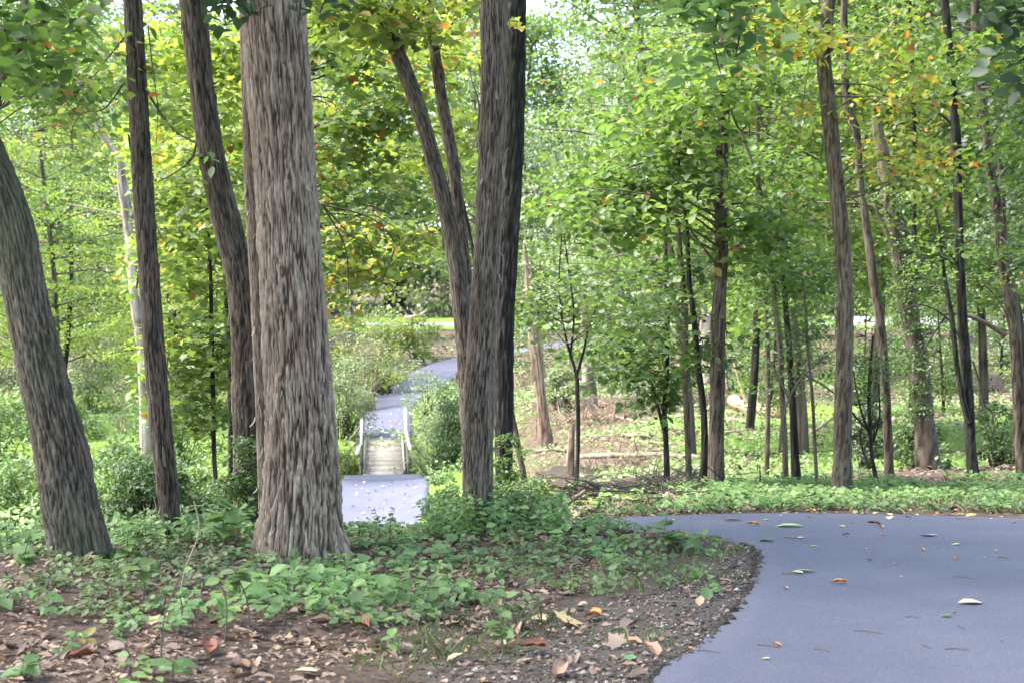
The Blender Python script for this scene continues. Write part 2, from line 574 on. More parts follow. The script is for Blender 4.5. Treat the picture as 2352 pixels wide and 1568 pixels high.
M_ground = ground_mat()
M_asphalt = asphalt_mat('asphalt', (.083, .086, .122))
M_concrete = simple_mat('pale_road', (.34, .34, .35), (.44, .44, .45), 30, .85, .2)
M_wood = simple_mat('weathered_boards', (.20, .18, .145), (.36, .33, .28), 14, .85, .5, .01, (1, .12, 1), [(0, (.78, .78, .78)), (1, (1.2, 1.18, 1.12))])
M_rail = simple_mat('pale_rail_wood', (.34, .32, .28), (.50, .48, .43), 14, .8, .4, .01, (1, .1, 1))
M_post = simple_mat('aged_post_wood', (.10, .095, .075), (.22, .20, .16), 20, .9, .5, .01, (1, 1, .15))
M_gravel = simple_mat('gravel_stone', (.5, .5, .5), (.9, .9, .9), 40, .9, .3, .004, None, [(0, (.06, .045, .038)), (.4, (.17, .135, .115)), (.62, (.34, .26, .21)), (.8, (.46, .43, .40)), (1, (.85, .82, .78))])
M_mud = simple_mat('wet_mud', (.020, .016, .012), (.06, .048, .036), 5, .8, .5, .03, None, None, .15)

def scrap_mat(name, c1, c2):
    return simple_mat(name, c1, c2, 18, .7, .5, .01)
LMAT = dict(tan=scrap_mat('leaf_tan', (.42, .32, .19), (.62, .52, .34)), orange=scrap_mat('leaf_orange', (.38, .15, .05), (.60, .30, .12)), brown=scrap_mat('leaf_brown', (.09, .055, .035), (.22, .14, .09)),
            yellow=scrap_mat('leaf_yellow', (.42, .40, .10), (.55, .52, .18)), green=scrap_mat('leaf_spray_green', (.22, .33, .13), (.38, .46, .24)), dgreen=scrap_mat('leaf_deep_green', (.05, .14, .05), (.12, .22, .08)),
            maple=scrap_mat('leaf_lobed_tan', (.36, .25, .12), (.55, .42, .22)), redbrown=scrap_mat('leaf_rust', (.14, .055, .035), (.30, .12, .075)), pink=scrap_mat('leaf_pinkish', (.28, .16, .11), (.48, .31, .23)))
# ------------------------------------------------------------------ terrain from surveyed heights
ctrl = []
def cw(x, y, z):
    ctrl.append((x, y, z))
def cp(u, v, D):
    p = P(u, v, D)
    ctrl.append((p[0], p[1], p[2]))
for y in (-12, -4, 3, 7.5, 10.5):
    for x in (-9, -4, 0, 4, 9):
        cw(x, y, -.03 * y)
for x in (2.2, 4, 6, 9):
    cw(x, 13.2, -.40)
for u, v, D in [(182, 1287, 12.1), (690, 1276, 12.4), (393, 1237, 13.4), (570, 1215, 14.0), (1098, 1212, 13.6), (1154, 1112, 20.5),
                (900, 1240, 13.2), (-100, 1280, 12.4), (1240, 1203, 16.3), (1400, 1193, 16.3), (1500, 1187, 16.0), (1900, 1182, 15.6), (2352, 1192, 15.2),
                (1500, 1165, 18), (1900, 1160, 18.5), (2352, 1165, 18),
                # tree row beyond the bend
                (1321, 1148, 21), (1647, 1133, 23), (1531, 1115, 24.5), (1583, 1124, 24), (1935, 1143, 22), (2043, 1099, 26), (2131, 1080, 29), (2235, 1099, 26), (2349, 1097, 26), (1818, 1120, 25), (2500, 1110, 25),
                # wet hollow on the right
                (1300, 1112, 36), (1600, 1100, 36), (1900, 1075, 38), (2200, 1060, 38), (2500, 1060, 38),
                (1300, 1010, 50), (1700, 990, 50), (2100, 985, 50), (2500, 985, 50), (1700, 932, 64), (2200, 930, 64), (2600, 930, 64),
                # leafy bank up to the road
                (1300, 915, 72), (1700, 870, 76), (2200, 865, 76), (2700, 865, 76), (1350, 800, 96), (1700, 786, 96), (2200, 790, 96), (2700, 790, 96),
                (1400, 768, 116), (1900, 758, 118), (2300, 764, 120),
                # lower path, bridge banks, rising path
                (871, 1190, 46), (882, 1090, 58), (885, 1003, 65), (700, 1090, 58), (1080, 1095, 56), (1060, 1030, 62),
                (890, 942, 72), (925, 909, 78), (1012, 850, 88), (1110, 818, 95), (1205, 806, 99), (1500, 774, 112), (1700, 766, 120),
                (760, 960, 74), (860, 850, 90), (1150, 900, 82), (980, 770, 118),
                # hollow on the left
                (0, 1240, 34), (350, 1240, 34), (650, 1240, 34), (-300, 1240, 34), (0, 1090, 52), (350, 1075, 52), (600, 1090, 52), (-400, 1080, 52),
                (100, 980, 70), (400, 970, 70), (640, 960, 72), (-400, 980, 70), (150, 870, 92), (450, 860, 92), (-400, 860, 92), (200, 775, 118), (600, 775, 118), (-400, 775, 118)]:
    cp(u, v, D)
for x, y, z in [(-3.6, 19, -1.9), (-6, 19, -2.3), (-10, 19, -2.4), (-3.7, 24, -3.0), (-10, 24, -3.4), (-4, 30, -3.8), (.6, 27, -2.3), (-.5, 36, -3.6), (-1.2, 45, -4.0),
                (-14, 14, -.9), (-20, 12, -.6), (12, 14, -.5), (18, 14, -.6), (-20, -12, .3), (20, -12, .3), (20, 5, -.3), (-20, 5, -.2),
                (-60, 60, -3.5), (70, 60, -2.2), (-70, 120, -.6), (70, 120, -.2), (-70, 10, -1), (70, 10, -1), (-70, -20, 0), (70, -20, 0)]:
    cw(x, y, z)
for u, v, D in [(900, 1264, 15.3), (800, 1268, 15.3), (1010, 1232, 15.6), (900, 1285, 18), (1010, 1262, 19), (780, 1290, 18)]:
    cp(u, v, D)
cw(-1.4, 22, -2.5)
for x in (-90, -45, -15, 15, 45, 90):
    cw(x, 150, -.3)
    cw(x, 175, .2)
    cw(x, 230, 3.0)
    cw(x, 330, 8)
    cw(x, 500, 12)
ctrl = np.array(ctrl)
# stretch depth so near detail and far hills weigh alike
def warp(x, y):
    s = 1 / (1 + np.maximum(y + 14, 0) / 45.0)
    return x * s, 45 * np.log1p(np.maximum(y + 14, 0) / 45.0) + np.minimum(y + 14, 0)
cx_, cy_ = warp(ctrl[:, 0], ctrl[:, 1])
def _tps(r2):
    return .5 * r2 * np.log(r2 + 1e-9)
n_ = len(ctrl)
K = _tps((cx_[:, None] - cx_[None]) ** 2 + (cy_[:, None] - cy_[None]) ** 2) + np.eye(n_) * .25
Pm = np.stack([np.ones(n_), cx_, cy_], 1)
A_ = np.block([[K, Pm], [Pm.T, np.zeros((3, 3))]])
W_ = np.linalg.solve(A_, np.r_[ctrl[:, 2], 0, 0, 0])

def z_base(x, y):
    x, y = np.broadcast_arrays(np.asarray(x, float), np.asarray(y, float))
    sh = x.shape
    wx, wy = warp(np.clip(x.ravel(), -300, 300), y.ravel())
    out = np.empty(wx.size)
    for i in range(0, wx.size, 20000):
        a, b = wx[i:i + 20000], wy[i:i + 20000]
        r2 = (a[:, None] - cx_[None]) ** 2 + (b[:, None] - cy_[None]) ** 2
        out[i:i + 20000] = _tps(r2) @ W_[:n_] + W_[n_] + W_[n_ + 1] * a + W_[n_ + 2] * b
    return out.reshape(sh)

# ------------------------------------------------------------------ paths (plan outlines)
def gp(u, v, D=None):
    if D is None:
        D = 5792.0 / (v - 808)
    p = P(u, v, D)
    return (p[0], p[1])
pathL = [(-.9, -8), (-.55, -3), (-.15, 2), (.28, 5.2), gp(1500, 1568), gp(1600, 1492), gp(1668, 1428), gp(1716, 1370), gp(1742, 1310), gp(1742, 1278), gp(1700, 1252), gp(1620, 1240), gp(1500, 1238),
         (.9, 13.9), (.1, 14.3), (-.9, 14.7), (-2.2, 15.7), (-3.5, 18), (-4.6, 22), (-5.3, 28), (-5.6, 37), (-5.55, 45), (-5.65, 50), (-5.9, 55), gp(792, 1105, 58.0)]
pathR = [(4.6, -8), (4.3, -3), (4.3, 2), (4.6, 5.5), (5.0, 8.5), (5.5, 11), (5.9, 13), (5.7, 14.6), gp(2352, 1192, 15.2), gp(2100, 1186, 15.5), gp(1900, 1182, 15.7), gp(1700, 1183, 15.9), gp(1500, 1187, 16.0), gp(1340, 1194, 16.2), (.3, 16.4), (-.8, 17.1), (-1.7, 18.8), (-2.3, 22), (-2.6, 28), (-2.65, 37), (-2.5, 45), (-2.65, 50), (-2.95, 55), gp(968, 1097, 58.0)]
far_c = [(gp(884, 1003, 64.6), 2.35), (gp(890, 942, 72), 2.35), (gp(925, 903, 79), 2.3), (gp(1010, 850, 88), 2.3), (gp(1110, 822, 95), 2.3), (gp(1205, 806, 99), 2.3), (gp(1350, 787, 107), 2.3), (gp(1500, 773, 113), 2.3), (gp(1720, 764, 121), 2.3), (gp(2050, 757, 130), 2.3)]

def arclen(pts, n):
    q = catmull(np.c_[np.asarray(pts, float), np.zeros(len(pts))], 900)[:, :2]
    d = np.r_[0, np.cumsum(np.linalg.norm(np.diff(q, axis=0), axis=1))]
    t = np.linspace(0, d[-1], n)
    return np.stack([np.interp(t, d, q[:, 0]), np.interp(t, d, q[:, 1])], 1)

qL, qR = catmull(np.c_[np.array(pathL), np.zeros(len(pathL))], 900)[:, :2], catmull(np.c_[np.array(pathR), np.zeros(len(pathR))], 900)[:, :2]
fc = arclen([a for a, _ in far_c], 130)
t_ = np.gradient(fc, axis=0)
t_ /= np.linalg.norm(t_, axis=1)[:, None]
nn = np.stack([-t_[:, 1], t_[:, 0]], 1)
fw = (1.12 + .28 * np.clip(np.linspace(0, 4, 130), 0, 1))[:, None]
fL, fR = fc + nn * fw, fc - nn * fw
near_poly = np.vstack([qL, qR[::-1]])
far_poly = np.vstack([fL, fR[::-1]])
ROAD_Y0, ROAD_Y1 = 146.0, 151.5

def inside(poly, x, y):
    x, y = np.asarray(x, float), np.asarray(y, float)
    r = np.zeros(x.shape, bool)
    px, py = poly[:, 0], poly[:, 1]
    j = len(poly) - 1
    for i in range(len(poly)):
        c = (py[i] > y) != (py[j] > y)
        if c.any():
            xi = (px[j] - px[i]) * (y - py[i]) / (py[j] - py[i] + 1e-12) + px[i]
            r ^= c & (x < xi)
        j = i
    return r

def dist_to(line, x, y):
    x, y = np.asarray(x, float).ravel(), np.asarray(y, float).ravel()
    out = np.full(x.shape, 1e9)
    for i in range(0, len(line), 3 if len(line) > 500 else 2):
        out = np.minimum(out, (x - line[i, 0]) ** 2 + (y - line[i, 1]) ** 2)
    return np.sqrt(out)

def path_dist(x, y):
    """distance outside the nearest asphalt edge (negative inside)"""
    x, y = np.asarray(x, float), np.asarray(y, float)
    d = np.minimum(dist_to(qL, x, y), dist_to(qR, x, y))
    d = np.where(inside(near_poly, x.ravel(), y.ravel()), -d, d)
    d2 = np.minimum(dist_to(fL, x, y), dist_to(fR, x, y))
    d2 = np.where(inside(far_poly, x.ravel(), y.ravel()), -d2, d2)
    return np.minimum(d, d2).reshape(x.shape)

# stream gully under the bridge
def gully(x, y):
    c = 61.3 + .12 * (x + 4.8) + .8 * np.sin(x * .35)
    w = np.exp(-((y - c) / 1.7) ** 2)
    return -1.25 * w * smooth(3.2, -1.5, x) 

def z_nom(x, y):
    return z_base(x, y) + gully(np.asarray(x, float), np.asarray(y, float))

# terrain grid (finer near the camera)
ys = [-14.0]
while ys[-1] < 700:
    y = ys[-1]
    ys.append(y + (0.16 if 5 < y < 20 else (.4 if y < 5 else .16 + (y - 20) * .0125)))
ys = np.array(ys)
NX = 300
sx = np.linspace(-1, 1, NX)
sx = np.sign(sx) * (.55 * abs(sx) + .45 * abs(sx) ** 3)
halfw = np.clip(9 + np.maximum(ys - 5, 0) * .62, 14, 420)
halfw = np.where(ys < 24, 21, np.maximum(21, halfw + 8))
GX = sx[None] * halfw[:, None]
GY = np.broadcast_to(ys[:, None], GX.shape)
zb = z_nom(GX, GY)
pd = np.full(GX.shape, 50.0)
near_m = (abs(GX) < 45) & (GY < 140)
pd[near_m] = path_dist(GX[near_m], GY[near_m])
rough = smooth(-.1, .5, pd)
nz = (fbm(GX * .9, GY * .9, 0, 3, 4) - .5) * .16 + (fbm(GX * 5, GY * 5, 0, 9, 3) - .5) * .045 * (GY < 40)
nz = nz * (1 + smooth(30, 70, GY) * 1.2)
GZ = zb + nz * rough - .07 * smooth(.12, -.12, pd)
U_, V_ = to_uv(GX, np.maximum(GY, 1), GZ)
green = np.zeros(GX.shape)
green += smooth(30, 36, GY) * smooth(70, 58, GY) * smooth(2, 7, GX) * .95          # swamp herbs
green += smooth(22, 32, GY) * smooth(90, 76, GY) * smooth(3, -2, GX) * .75
green += smooth(128, 138, GY) * smooth(178, 166, GY) * 1.3                              # mown verge along the road
green += smooth(17, 19, GY) * smooth(27, 22, GY) * .55
green += .30 * smooth(70, 80, GY)
grav = smooth(.75, .25, pd) * (pd > -.3) * smooth(20, 17, GY) * smooth(4, 6, GY)
grav = np.maximum(grav, smooth(1.3, .6, pd) * smooth(12.4, 11, GY) * smooth(0, 6, GY) * .9)
_x0 = (GX > 5.2) | (GY > 14.8)
grav = np.where(_x0 & (GY > 14), grav * .3, grav)
r_, c_ = GX.shape
i = (np.arange(r_ - 1)[:, None] * c_ + np.arange(c_ - 1)[None]).ravel()
fq = np.stack([i, i + 1, i + 1 + c_, i + c_], 1)
me = mesh_from('ground', np.stack([GX.ravel(), GY.ravel(), GZ.ravel()], 1), [fq], M_ground, True, None, {'green': green.ravel(), 'gravelly': grav.ravel()})
o = link('ground', me)
tag(o, 'brown leafy woodland ground sloping down into a green hollow', 'ground', kind='structure')

def zt(x, y):
    """height of the built ground"""
    x, y = np.asarray(x, float), np.asarray(y, float)
    iy = np.clip(np.searchsorted(ys, y) - 1, 0, len(ys) - 2)
    ty = (y - ys[iy]) / (ys[iy + 1] - ys[iy])
    def row(k):
        s = np.clip(x / halfw[k], -1, 1)
        # invert the monotone spacing by table
        fidx = np.interp(s, sx, np.arange(NX))
        a = np.clip(fidx.astype(int), 0, NX - 2)
        t = fidx - a
        return GZ[k, a] * (1 - t) + GZ[k, a + 1] * t
    return row(iy) * (1 - ty) + row(iy + 1) * ty

def hit(u, v, d0=5.0, d1=200.0):
    """ground point seen at (u, v)"""
    D = np.geomspace(d0, d1, 900)
    p = np.array([P(u, v, d) for d in D])
    g = zt(p[:, 0], p[:, 1])
    k = np.argmax(p[:, 2] < g)
    if not (p[:, 2] < g).any():
        k = len(D) - 1
    return np.array([p[k, 0], p[k, 1], g[k]])

# ------------------------------------------------------------------ asphalt sheets
def ribbon(name, L_, R_, mat, lift, label, cat, m=14, edge=.02, kind='structure', zf=None):
    zf = zf or z_base
    t = np.linspace(0, 1, m)[None, :, None]
    pts = L_[:, None] * (1 - t) + R_[:, None] * t
    X, Y = pts[..., 0].copy(), pts[..., 1].copy()
    # crumbly edge
    for k, s in ((0, 1), (m - 1, -1)):
        j = (fbm(X[:, k] * 4, Y[:, k] * 4, 0, 21, 3) - .5) * .07
        dx, dy = R_[:, 0] - L_[:, 0], R_[:, 1] - L_[:, 1]
        ln = np.hypot(dx, dy)
        X[:, k] += j * dx / ln * (edge > 0)
        Y[:, k] += j * dy / ln * (edge > 0)
    Z = zf(X, Y) + lift
    Vt = np.stack([X, Y, Z], -1)
    # skirt columns
    sl, sr = Vt[:, :1].copy(), Vt[:, -1:].copy()
    dl = (L_ - R_)
    dl /= np.linalg.norm(dl, axis=1)[:, None]
    sl[:, 0, :2] += dl * .03
    sl[:, 0, 2] -= lift + .10
    sr[:, 0, :2] -= dl * .03
    sr[:, 0, 2] -= lift + .10
    Vt = np.concatenate([sl, Vt, sr], 1)
    n, k = Vt.shape[:2]
    i = (np.arange(n - 1)[:, None] * k + np.arange(k - 1)[None]).ravel()
    f = np.stack([i, i + 1, i + 1 + k, i + k], 1)
    o = link(name, mesh_from(name, Vt.reshape(-1, 3), [f], mat, True))
    tag(o, label, cat, kind=kind)
    return o
LIFT = .015
def z_path(x, y):
    return z_base(x, y)
ribbon('path', qL, qR, M_asphalt, LIFT, 'smooth bluish asphalt path bending left and dropping towards the footbridge', 'path', 16)
ribbon('path', fL, fR, M_asphalt, LIFT + .02, 'asphalt path climbing away beyond the wooden footbridge', 'path', 8)
rx = np.linspace(-95, 110, 90)
rc = 148 + 1.5 * np.sin(rx * .02)
ribbon('road', np.stack([rx, rc - 2.4], 1), np.stack([rx, rc + 2.4], 1), M_concrete, .16, 'pale grey road crossing the mown grass beyond the hollow', 'road', 6, 0)
plx = np.linspace(33, 75, 20)
ribbon('parking_lot', np.stack([plx, np.full(20, 153.5)], 1), np.stack([plx, np.full(20, 172.)], 1), M_concrete, .22, 'bright pale paved lot seen through the trees at right', 'parking lot', 6, 0)
# ------------------------------------------------------------------ trunks
def trunk_geo(g, pts, rad, seg=24, step=.12, rough=.12, plate=(4.5, 1.0), seed=0, flare=0.0, lobes=5, strips=0, base_z=None):
    """tapered trunk with furrowed bark in real relief; rough is relative to the radius; plate = (lines across per radian, per metre up)"""
    pts = np.asarray(pts, float)
    rad = np.asarray(rad, float)
    L = np.linalg.norm(np.diff(pts, axis=0), axis=1).sum()
    n = max(6, int(L / step))
    c = catmull(np.c_[pts], n)
    rr = catmull(np.c_[rad, rad * 0, rad * 0], n)[:, 0] if len(pts) > 2 else np.linspace(rad[0], rad[-1], n)
    # radii follow the same parameter as the points
    q0 = catmull(np.c_[pts[:, 2], rad, rad * 0], n)
    rr = np.interp(c[:, 2], pts[np.argsort(pts[:, 2]), 2], rad[np.argsort(pts[:, 2])]) if (np.diff(pts[:, 2]) != 0).all() and abs(pts[-1, 2] - pts[0, 2]) > .5 * L else np.interp(np.linspace(0, 1, n), np.linspace(0, 1, len(rad)), rad)
    T = np.gradient(c, axis=0)
    T /= np.linalg.norm(T, axis=1)[:, None]
    ref = np.array([0, 1., 0])
    N = np.cross(T, ref)
    N /= np.linalg.norm(N, axis=1)[:, None]
    Bn = np.cross(T, N)
    a = np.linspace(0, 2 * math.pi, seg, endpoint=False)[None]
    s = np.r_[0, np.cumsum(np.linalg.norm(np.diff(c, axis=0), axis=1))][:, None]
    ca, sa = np.cos(a), np.sin(a)
    kx, kz = plate
    twist = .25 * np.sin(s * .9 + seed)
    aa = a + twist * .3
    X, Y = np.cos(aa) * kx, np.sin(aa) * kx
    w = (vnoise(X * .35, Y * .35, s * kz * 2.4, seed + 5) - .5) * 1.0 + (vnoise(X * .9, Y * .9, s * kz * 4, seed + 4) - .5) * .3
    w2 = vnoise(X * 1.1, Y * 1.1, s * kz * .7, seed + 6) * 2.2 + vnoise(X * 3.1, Y * 3.1, s * .3, seed + 8) * 1.8
    aw = aa + w / (kx * 1.7)
    X, Y = np.cos(aw) * kx, np.sin(aw) * kx
    n1 = vnoise(X * 2.0, Y * 2.0, s * kz * 3.4 + w2, seed)
    n2 = vnoise(X * 3.4, Y * 3.4, s * kz * 6.5 + w2 * 2, seed + 1)
    n3 = vnoise(X * 5.5, Y * 5.5, s * kz * 10 + w2 * 3, seed + 2)
    rid = (1 - abs(2 * n1 - 1)) * .42 + (1 - abs(2 * n2 - 1)) * .38 + n3 * .26
    plates = np.clip((rid - .38) / .45, 0, 1) ** .8
    furrow = 1 - plates
    furrow = np.clip(1.12 - plates * 1.15, 0, 1)
    big = fbm(ca * 1.2, sa * 1.2, s * .8, seed + 9, 3) - .5
    R = rr[:, None] * (1 + .15 * big + rough * (furrow - .55))
    if flare:
        h = s - s[0]
        f = flare * np.exp(-h / (rr[0] * 1.5)) + flare * .3 * np.exp(-h / (rr[0] * 5))
        lobe = .62 + .55 * np.cos(a * lobes + seed) * np.exp(-h / (rr[0] * 2)) + .4 * (vnoise(ca * 2, sa * 2, 0, seed + 3) - .5)
        R = R * (1 + f * lobe)
    V = c[:, None] + R[..., None] * (ca[..., None] * N[:, None] + sa[..., None] * Bn[:, None])
    m = n
    i = np.arange(m - 1)[:, None] * seg
    j = np.arange(seg)[None]
    fq = np.stack([i + j, i + (j + 1) % seg, i + seg + (j + 1) % seg, i + seg + j], -1).reshape(-1, 4)
    g.add(V.reshape(-1, 3), fq, .5, furrow.ravel())
    # loose curling strips of bark
    rs = np.random.default_rng(seed + 77)
    for _ in range(strips):
        k = rs.integers(3, m - 8)
        ang = rs.random() * 2 * math.pi
        ln = int(rs.integers(3, 8))
        wd = rs.uniform(.012, .03) + .04 * rr[k] 
        k2 = min(k + ln, m - 1)
        idx = np.arange(k, k2 + 1)
        if len(idx) < 3:
            continue
        tt = np.linspace(0, 1, len(idx))
        lift = rs.uniform(.015, .05) * ((1 - tt) ** 2 if rs.random() < .7 else tt ** 2)
        wid = wd * (.35 + .65 * np.sin(math.pi * (tt * .8 + .12)))
        dirs = math.cos(ang) * N[idx] + math.sin(ang) * Bn[idx]
        side = -math.sin(ang) * N[idx] + math.cos(ang) * Bn[idx]
        cc = c[idx] + dirs * (rr[idx] * (1 + .10 + rough * .5) + lift)[:, None]
        Lp, Rp = cc - side * wid[:, None] / 2, cc + side * wid[:, None] / 2
        th = .006
        vv = np.concatenate([Lp, Rp, Rp - dirs * th, Lp - dirs * th])
        k = len(idx)
        q = []
        for e in range(4):
            b0, b1 = e * k, ((e + 1) % 4) * k
            for z in range(k - 1):
                q.append([b0 + z, b0 + z + 1, b1 + z + 1, b1 + z])
        g.add(vv, q, .5, rs.uniform(.5, 1.0))
    return c, rr

def px_line(line, D, dD=None):
    """[(u,v,w)...] top or bottom first -> world points and radii, bottom first"""
    line = sorted(line, key=lambda t: -t[1])
    pts, rad = [], []
    for k, (u, v, w) in enumerate(line):
        d = D + (0 if dD is None else dD * k / max(1, len(line) - 1))
        pts.append(P(u, v, d))
        rad.append(w * d / F / 2)
    return np.array(pts), np.array(rad)

def grounded(pts, rad, sink=.25):
    b = pts[0].copy()
    g = float(zt(b[0], b[1]))
    if b[2] > g - sink:
        d = pts[0] - pts[min(1, len(pts) - 1)]
        d = d / max(1e-3, abs(d[2])) * .3
        nb = np.array([b[0] + d[0] * (b[2] - g + sink) * 1.0, b[1], g - sink])
        pts = np.vstack([nb, pts]) if b[2] - (g - sink) > .05 else pts
        if len(pts) > len(rad):
            rad = np.r_[rad[0] * 1.02, rad]
    return pts, rad

def topped(pts, rad, ztop, taper=.45):
    """carry the trunk on above the frame"""
    p = pts[-1]
    if p[2] >= ztop:
        return pts, rad
    d = pts[-1] - pts[-2]
    d = d / np.linalg.norm(d)
    d = np.array([d[0] * .6, d[1] * .5, 1.])
    L = ztop - p[2]
    a = [p + d * L * t + np.array([.15 * math.sin(t * 5 + p[0]), .15 * math.cos(t * 4 + p[0]), 0]) for t in (.35, .7, 1.)]
    return np.vstack([pts, a]), np.r_[rad, rad[-1] * (1 - (1 - taper) * .35), rad[-1] * (1 - (1 - taper) * .7), rad[-1] * taper]

def limb_to(gt, c, rr, tip, seed, r0=.022, start=None, droop=.12, seg=5):
    """a limb from the trunk line c to a foliage pad"""
    rs = random.Random(seed)
    tip = np.asarray(tip, float)
    hd = np.hypot(c[:, 0] - tip[0], c[:, 1] - tip[1])
    want = tip[2] - rs.uniform(-.35, .35) * hd.min() + rs.uniform(-.4, .4) if start is None else start
    k = int(np.argmin(abs(c[:, 2] - want)))
    a = c[k]
    v = tip - a
    L = np.linalg.norm(v)
    mid = a + v * .5 + np.array([rs.uniform(-.08, .08) * L, rs.uniform(-.08, .08) * L, droop * L])
    m2 = a + v * .8 + np.array([rs.uniform(-.05, .05) * L, rs.uniform(-.05, .05) * L, droop * .5 * L])
    r = min(r0, rr[k] * .5)
    gt.tube([a, mid, m2, tip], [r, r * .7, r * .45, r * .2], seg, False, n=9, att=.55, jit=.25)
    return np.array([a, mid, m2, tip])

def pad_cluster(gl, gt, c, rr, center, R3, n_pad, pad_r, n_leaf, size, kind, seed, tilt=.55, flat=.3, limb=True, r0=.02, droop=.35, rnd_shift=0.0, limb_every=1):
    """foliage as many flattened sprays inside an ellipsoid, each on its own limb"""
    rs = np.random.default_rng(seed)
    center = np.asarray(center, float)
    R3 = np.asarray(R3, float)
    for k in range(n_pad):
        d = rs.normal(0, 1, 3)
        d /= np.linalg.norm(d)
        q = rs.random() ** (1 / 2.2)
        pc = center + d * R3 * q
        pr = pad_r * rs.uniform(.6, 1.35)
        m = int(n_leaf * rs.uniform(.55, 1.4) * (pr / pad_r) ** 1.5)
        pp = pad_points(pc, pr, m, flat, droop)
        tone = rs.normal(0, .13)
        rn = np.clip(rs.beta(1.6, 1.6, m) * .72 + tone + min(rnd_shift, .12), 0, .80)
        rn = np.where(rs.random(m) < .045 + max(0, rnd_shift) * .3, rs.uniform(.82, 1, m), rn)
        out = pp - pc
        out[:, 2] = -.35 * pr
        leaves(gl, pp, size * rs.uniform(.65, 1.25, m), kind, (0, 0, 1), tilt, out / (pr + 1e-6), rn)
        if limb and k % limb_every == 0:
            limb_to(gt, c, rr, pc, int(seed * 131 + k), r0)
            for _ in range(3):
                e = pp[rs.integers(0, len(pp))]
                gt.tube([pc - np.array([0, 0, .0]), (pc + e) / 2 + np.array([0, 0, .03 * pr]), e], [r0 * .25, r0 * .18, r0 * .1], 3, False, n=4, att=.5)

def branch(gt, D, px, r0, r1, gl=None, leaf=None, seg=6):
    """limb drawn by pixel polyline at depth D (px: (u, v) or (u, v, D))"""
    pts = [P(p[0], p[1], p[2] if len(p) > 2 else D) for p in px]
    gt.tube(pts, [r0, (r0 + r1) / 2, r1], seg, False, n=max(8, 4 * len(px)), att=.5, jit=.2)
    if gl is not None:
        n, spread, size, kind, sh = leaf
        c = catmull(np.array(pts), 40)
        for _ in range(n):
            q = c[RNG.integers(12, 40)]
            pc = q + RNG.normal(0, 1, 3) * np.array([spread, spread, spread * .45])
            gt.tube([q, (q + pc) / 2 + [0, 0, .03], pc], [r1 * .6, r1 * .4, r1 * .3], 3, False, n=4, att=.5)
            m = RNG.integers(4, 9)
            pp = pc + RNG.normal(0, 1, (m, 3)) * np.array([size * .8, size * .8, size * .35])
            leaves(gl, pp, size * RNG.uniform(.7, 1.2, m), kind, (0, 0, 1), .5, (pp - q) + [0, 0, -.05], np.clip(RNG.random(m) * .85 + sh, 0, 1))

def overhead(gl, gt, c, rr, seed, n_pad=26, R=(2.6, 2.6, 2.6), size=.16, z=None, n_leaf=60):
    top = c[-1]
    ctr = np.array([top[0], top[1], (top[2] - 1.0) if z is None else z])
    pad_cluster(gl, gt, c, rr, ctr, R, n_pad, .9, n_leaf, size, 'quad', seed, .5, .3, True, .035)

LACE = 1.35
def tree(label, line, D, bark, seg=24, step=.12, rough=.12, plate=(4.5, 1.0), seed=1, flare=0.0, strips=0, ztop=9.5, cat='tree', name='tree', group=None,
         crown=None, leaf_m='green', blobs=(), branches=(), over=None, extra=(), lobes=5, dD=None, cont=True):
    pts, rad = px_line(line, D, dD)
    pts, rad = grounded(pts, rad)
    if cont:
        pts, rad = topped(pts, rad, ztop)
    base = np.array([pts[0][0], pts[0][1], float(zt(pts[0][0], pts[0][1]))])
    gt, gl = Geo(), Geo()
    c, rr = trunk_geo(gt, pts, rad, seg, step, rough, plate, seed, flare, lobes, strips)
    for ln, dd in extra:                                 # further stems of the same tree
        p2, r2 = px_line(ln, dd)
        if ln[-1][1] > 1000 or len(ln[0]) > 3:
            p2, r2 = grounded(p2, r2)
        if min(q[1] for q in ln) <= 20:
            p2, r2 = topped(p2, r2, ztop)
        trunk_geo(gt, p2, r2, max(10, int(seg * .7)), step, rough, plate, seed + 31, 0, lobes, strips // 2)
    for b in blobs:                                      # (u, v, D, ru, rv, n_pad, pad_r, n_leaf, size, kind)
        u, v, d, ru, rv, npad, pr, nl, sz, kind = b[:10]
        dz = b[10] if len(b) > 10 else max(ru, rv) * d / F
        sh = b[11] if len(b) > 11 else 0
        pad_cluster(gl, gt, c, rr, P(u, v, d), (1.2 * ru * d / F, dz * 1.2, 1.3 * rv * d / F), int(npad * LACE), pr * 1.12, nl, sz, kind, seed * 17 + int(u), rnd_shift=sh, limb_every=3, r0=max(.007, min(.018, rr[len(rr) // 2] * .3)))
    for b in branches:                                   # (pts, r0, r1, leafspec)
        branch(gt, D, b[0], b[1], b[2], gl if b[3] else None, b[3])
    if over:
        overhead(gl, gt, c, rr, seed + 5, *over)
    root = thing(name, label, cat, base, group)
    gt.build('trunk', B[bark], root, base, True)
    if gl.n:
        gl.build('crown', G[leaf_m], root, base)
    return root, c, rr

BIG = dict(plate=(5.5, 1.15), rough=.13)
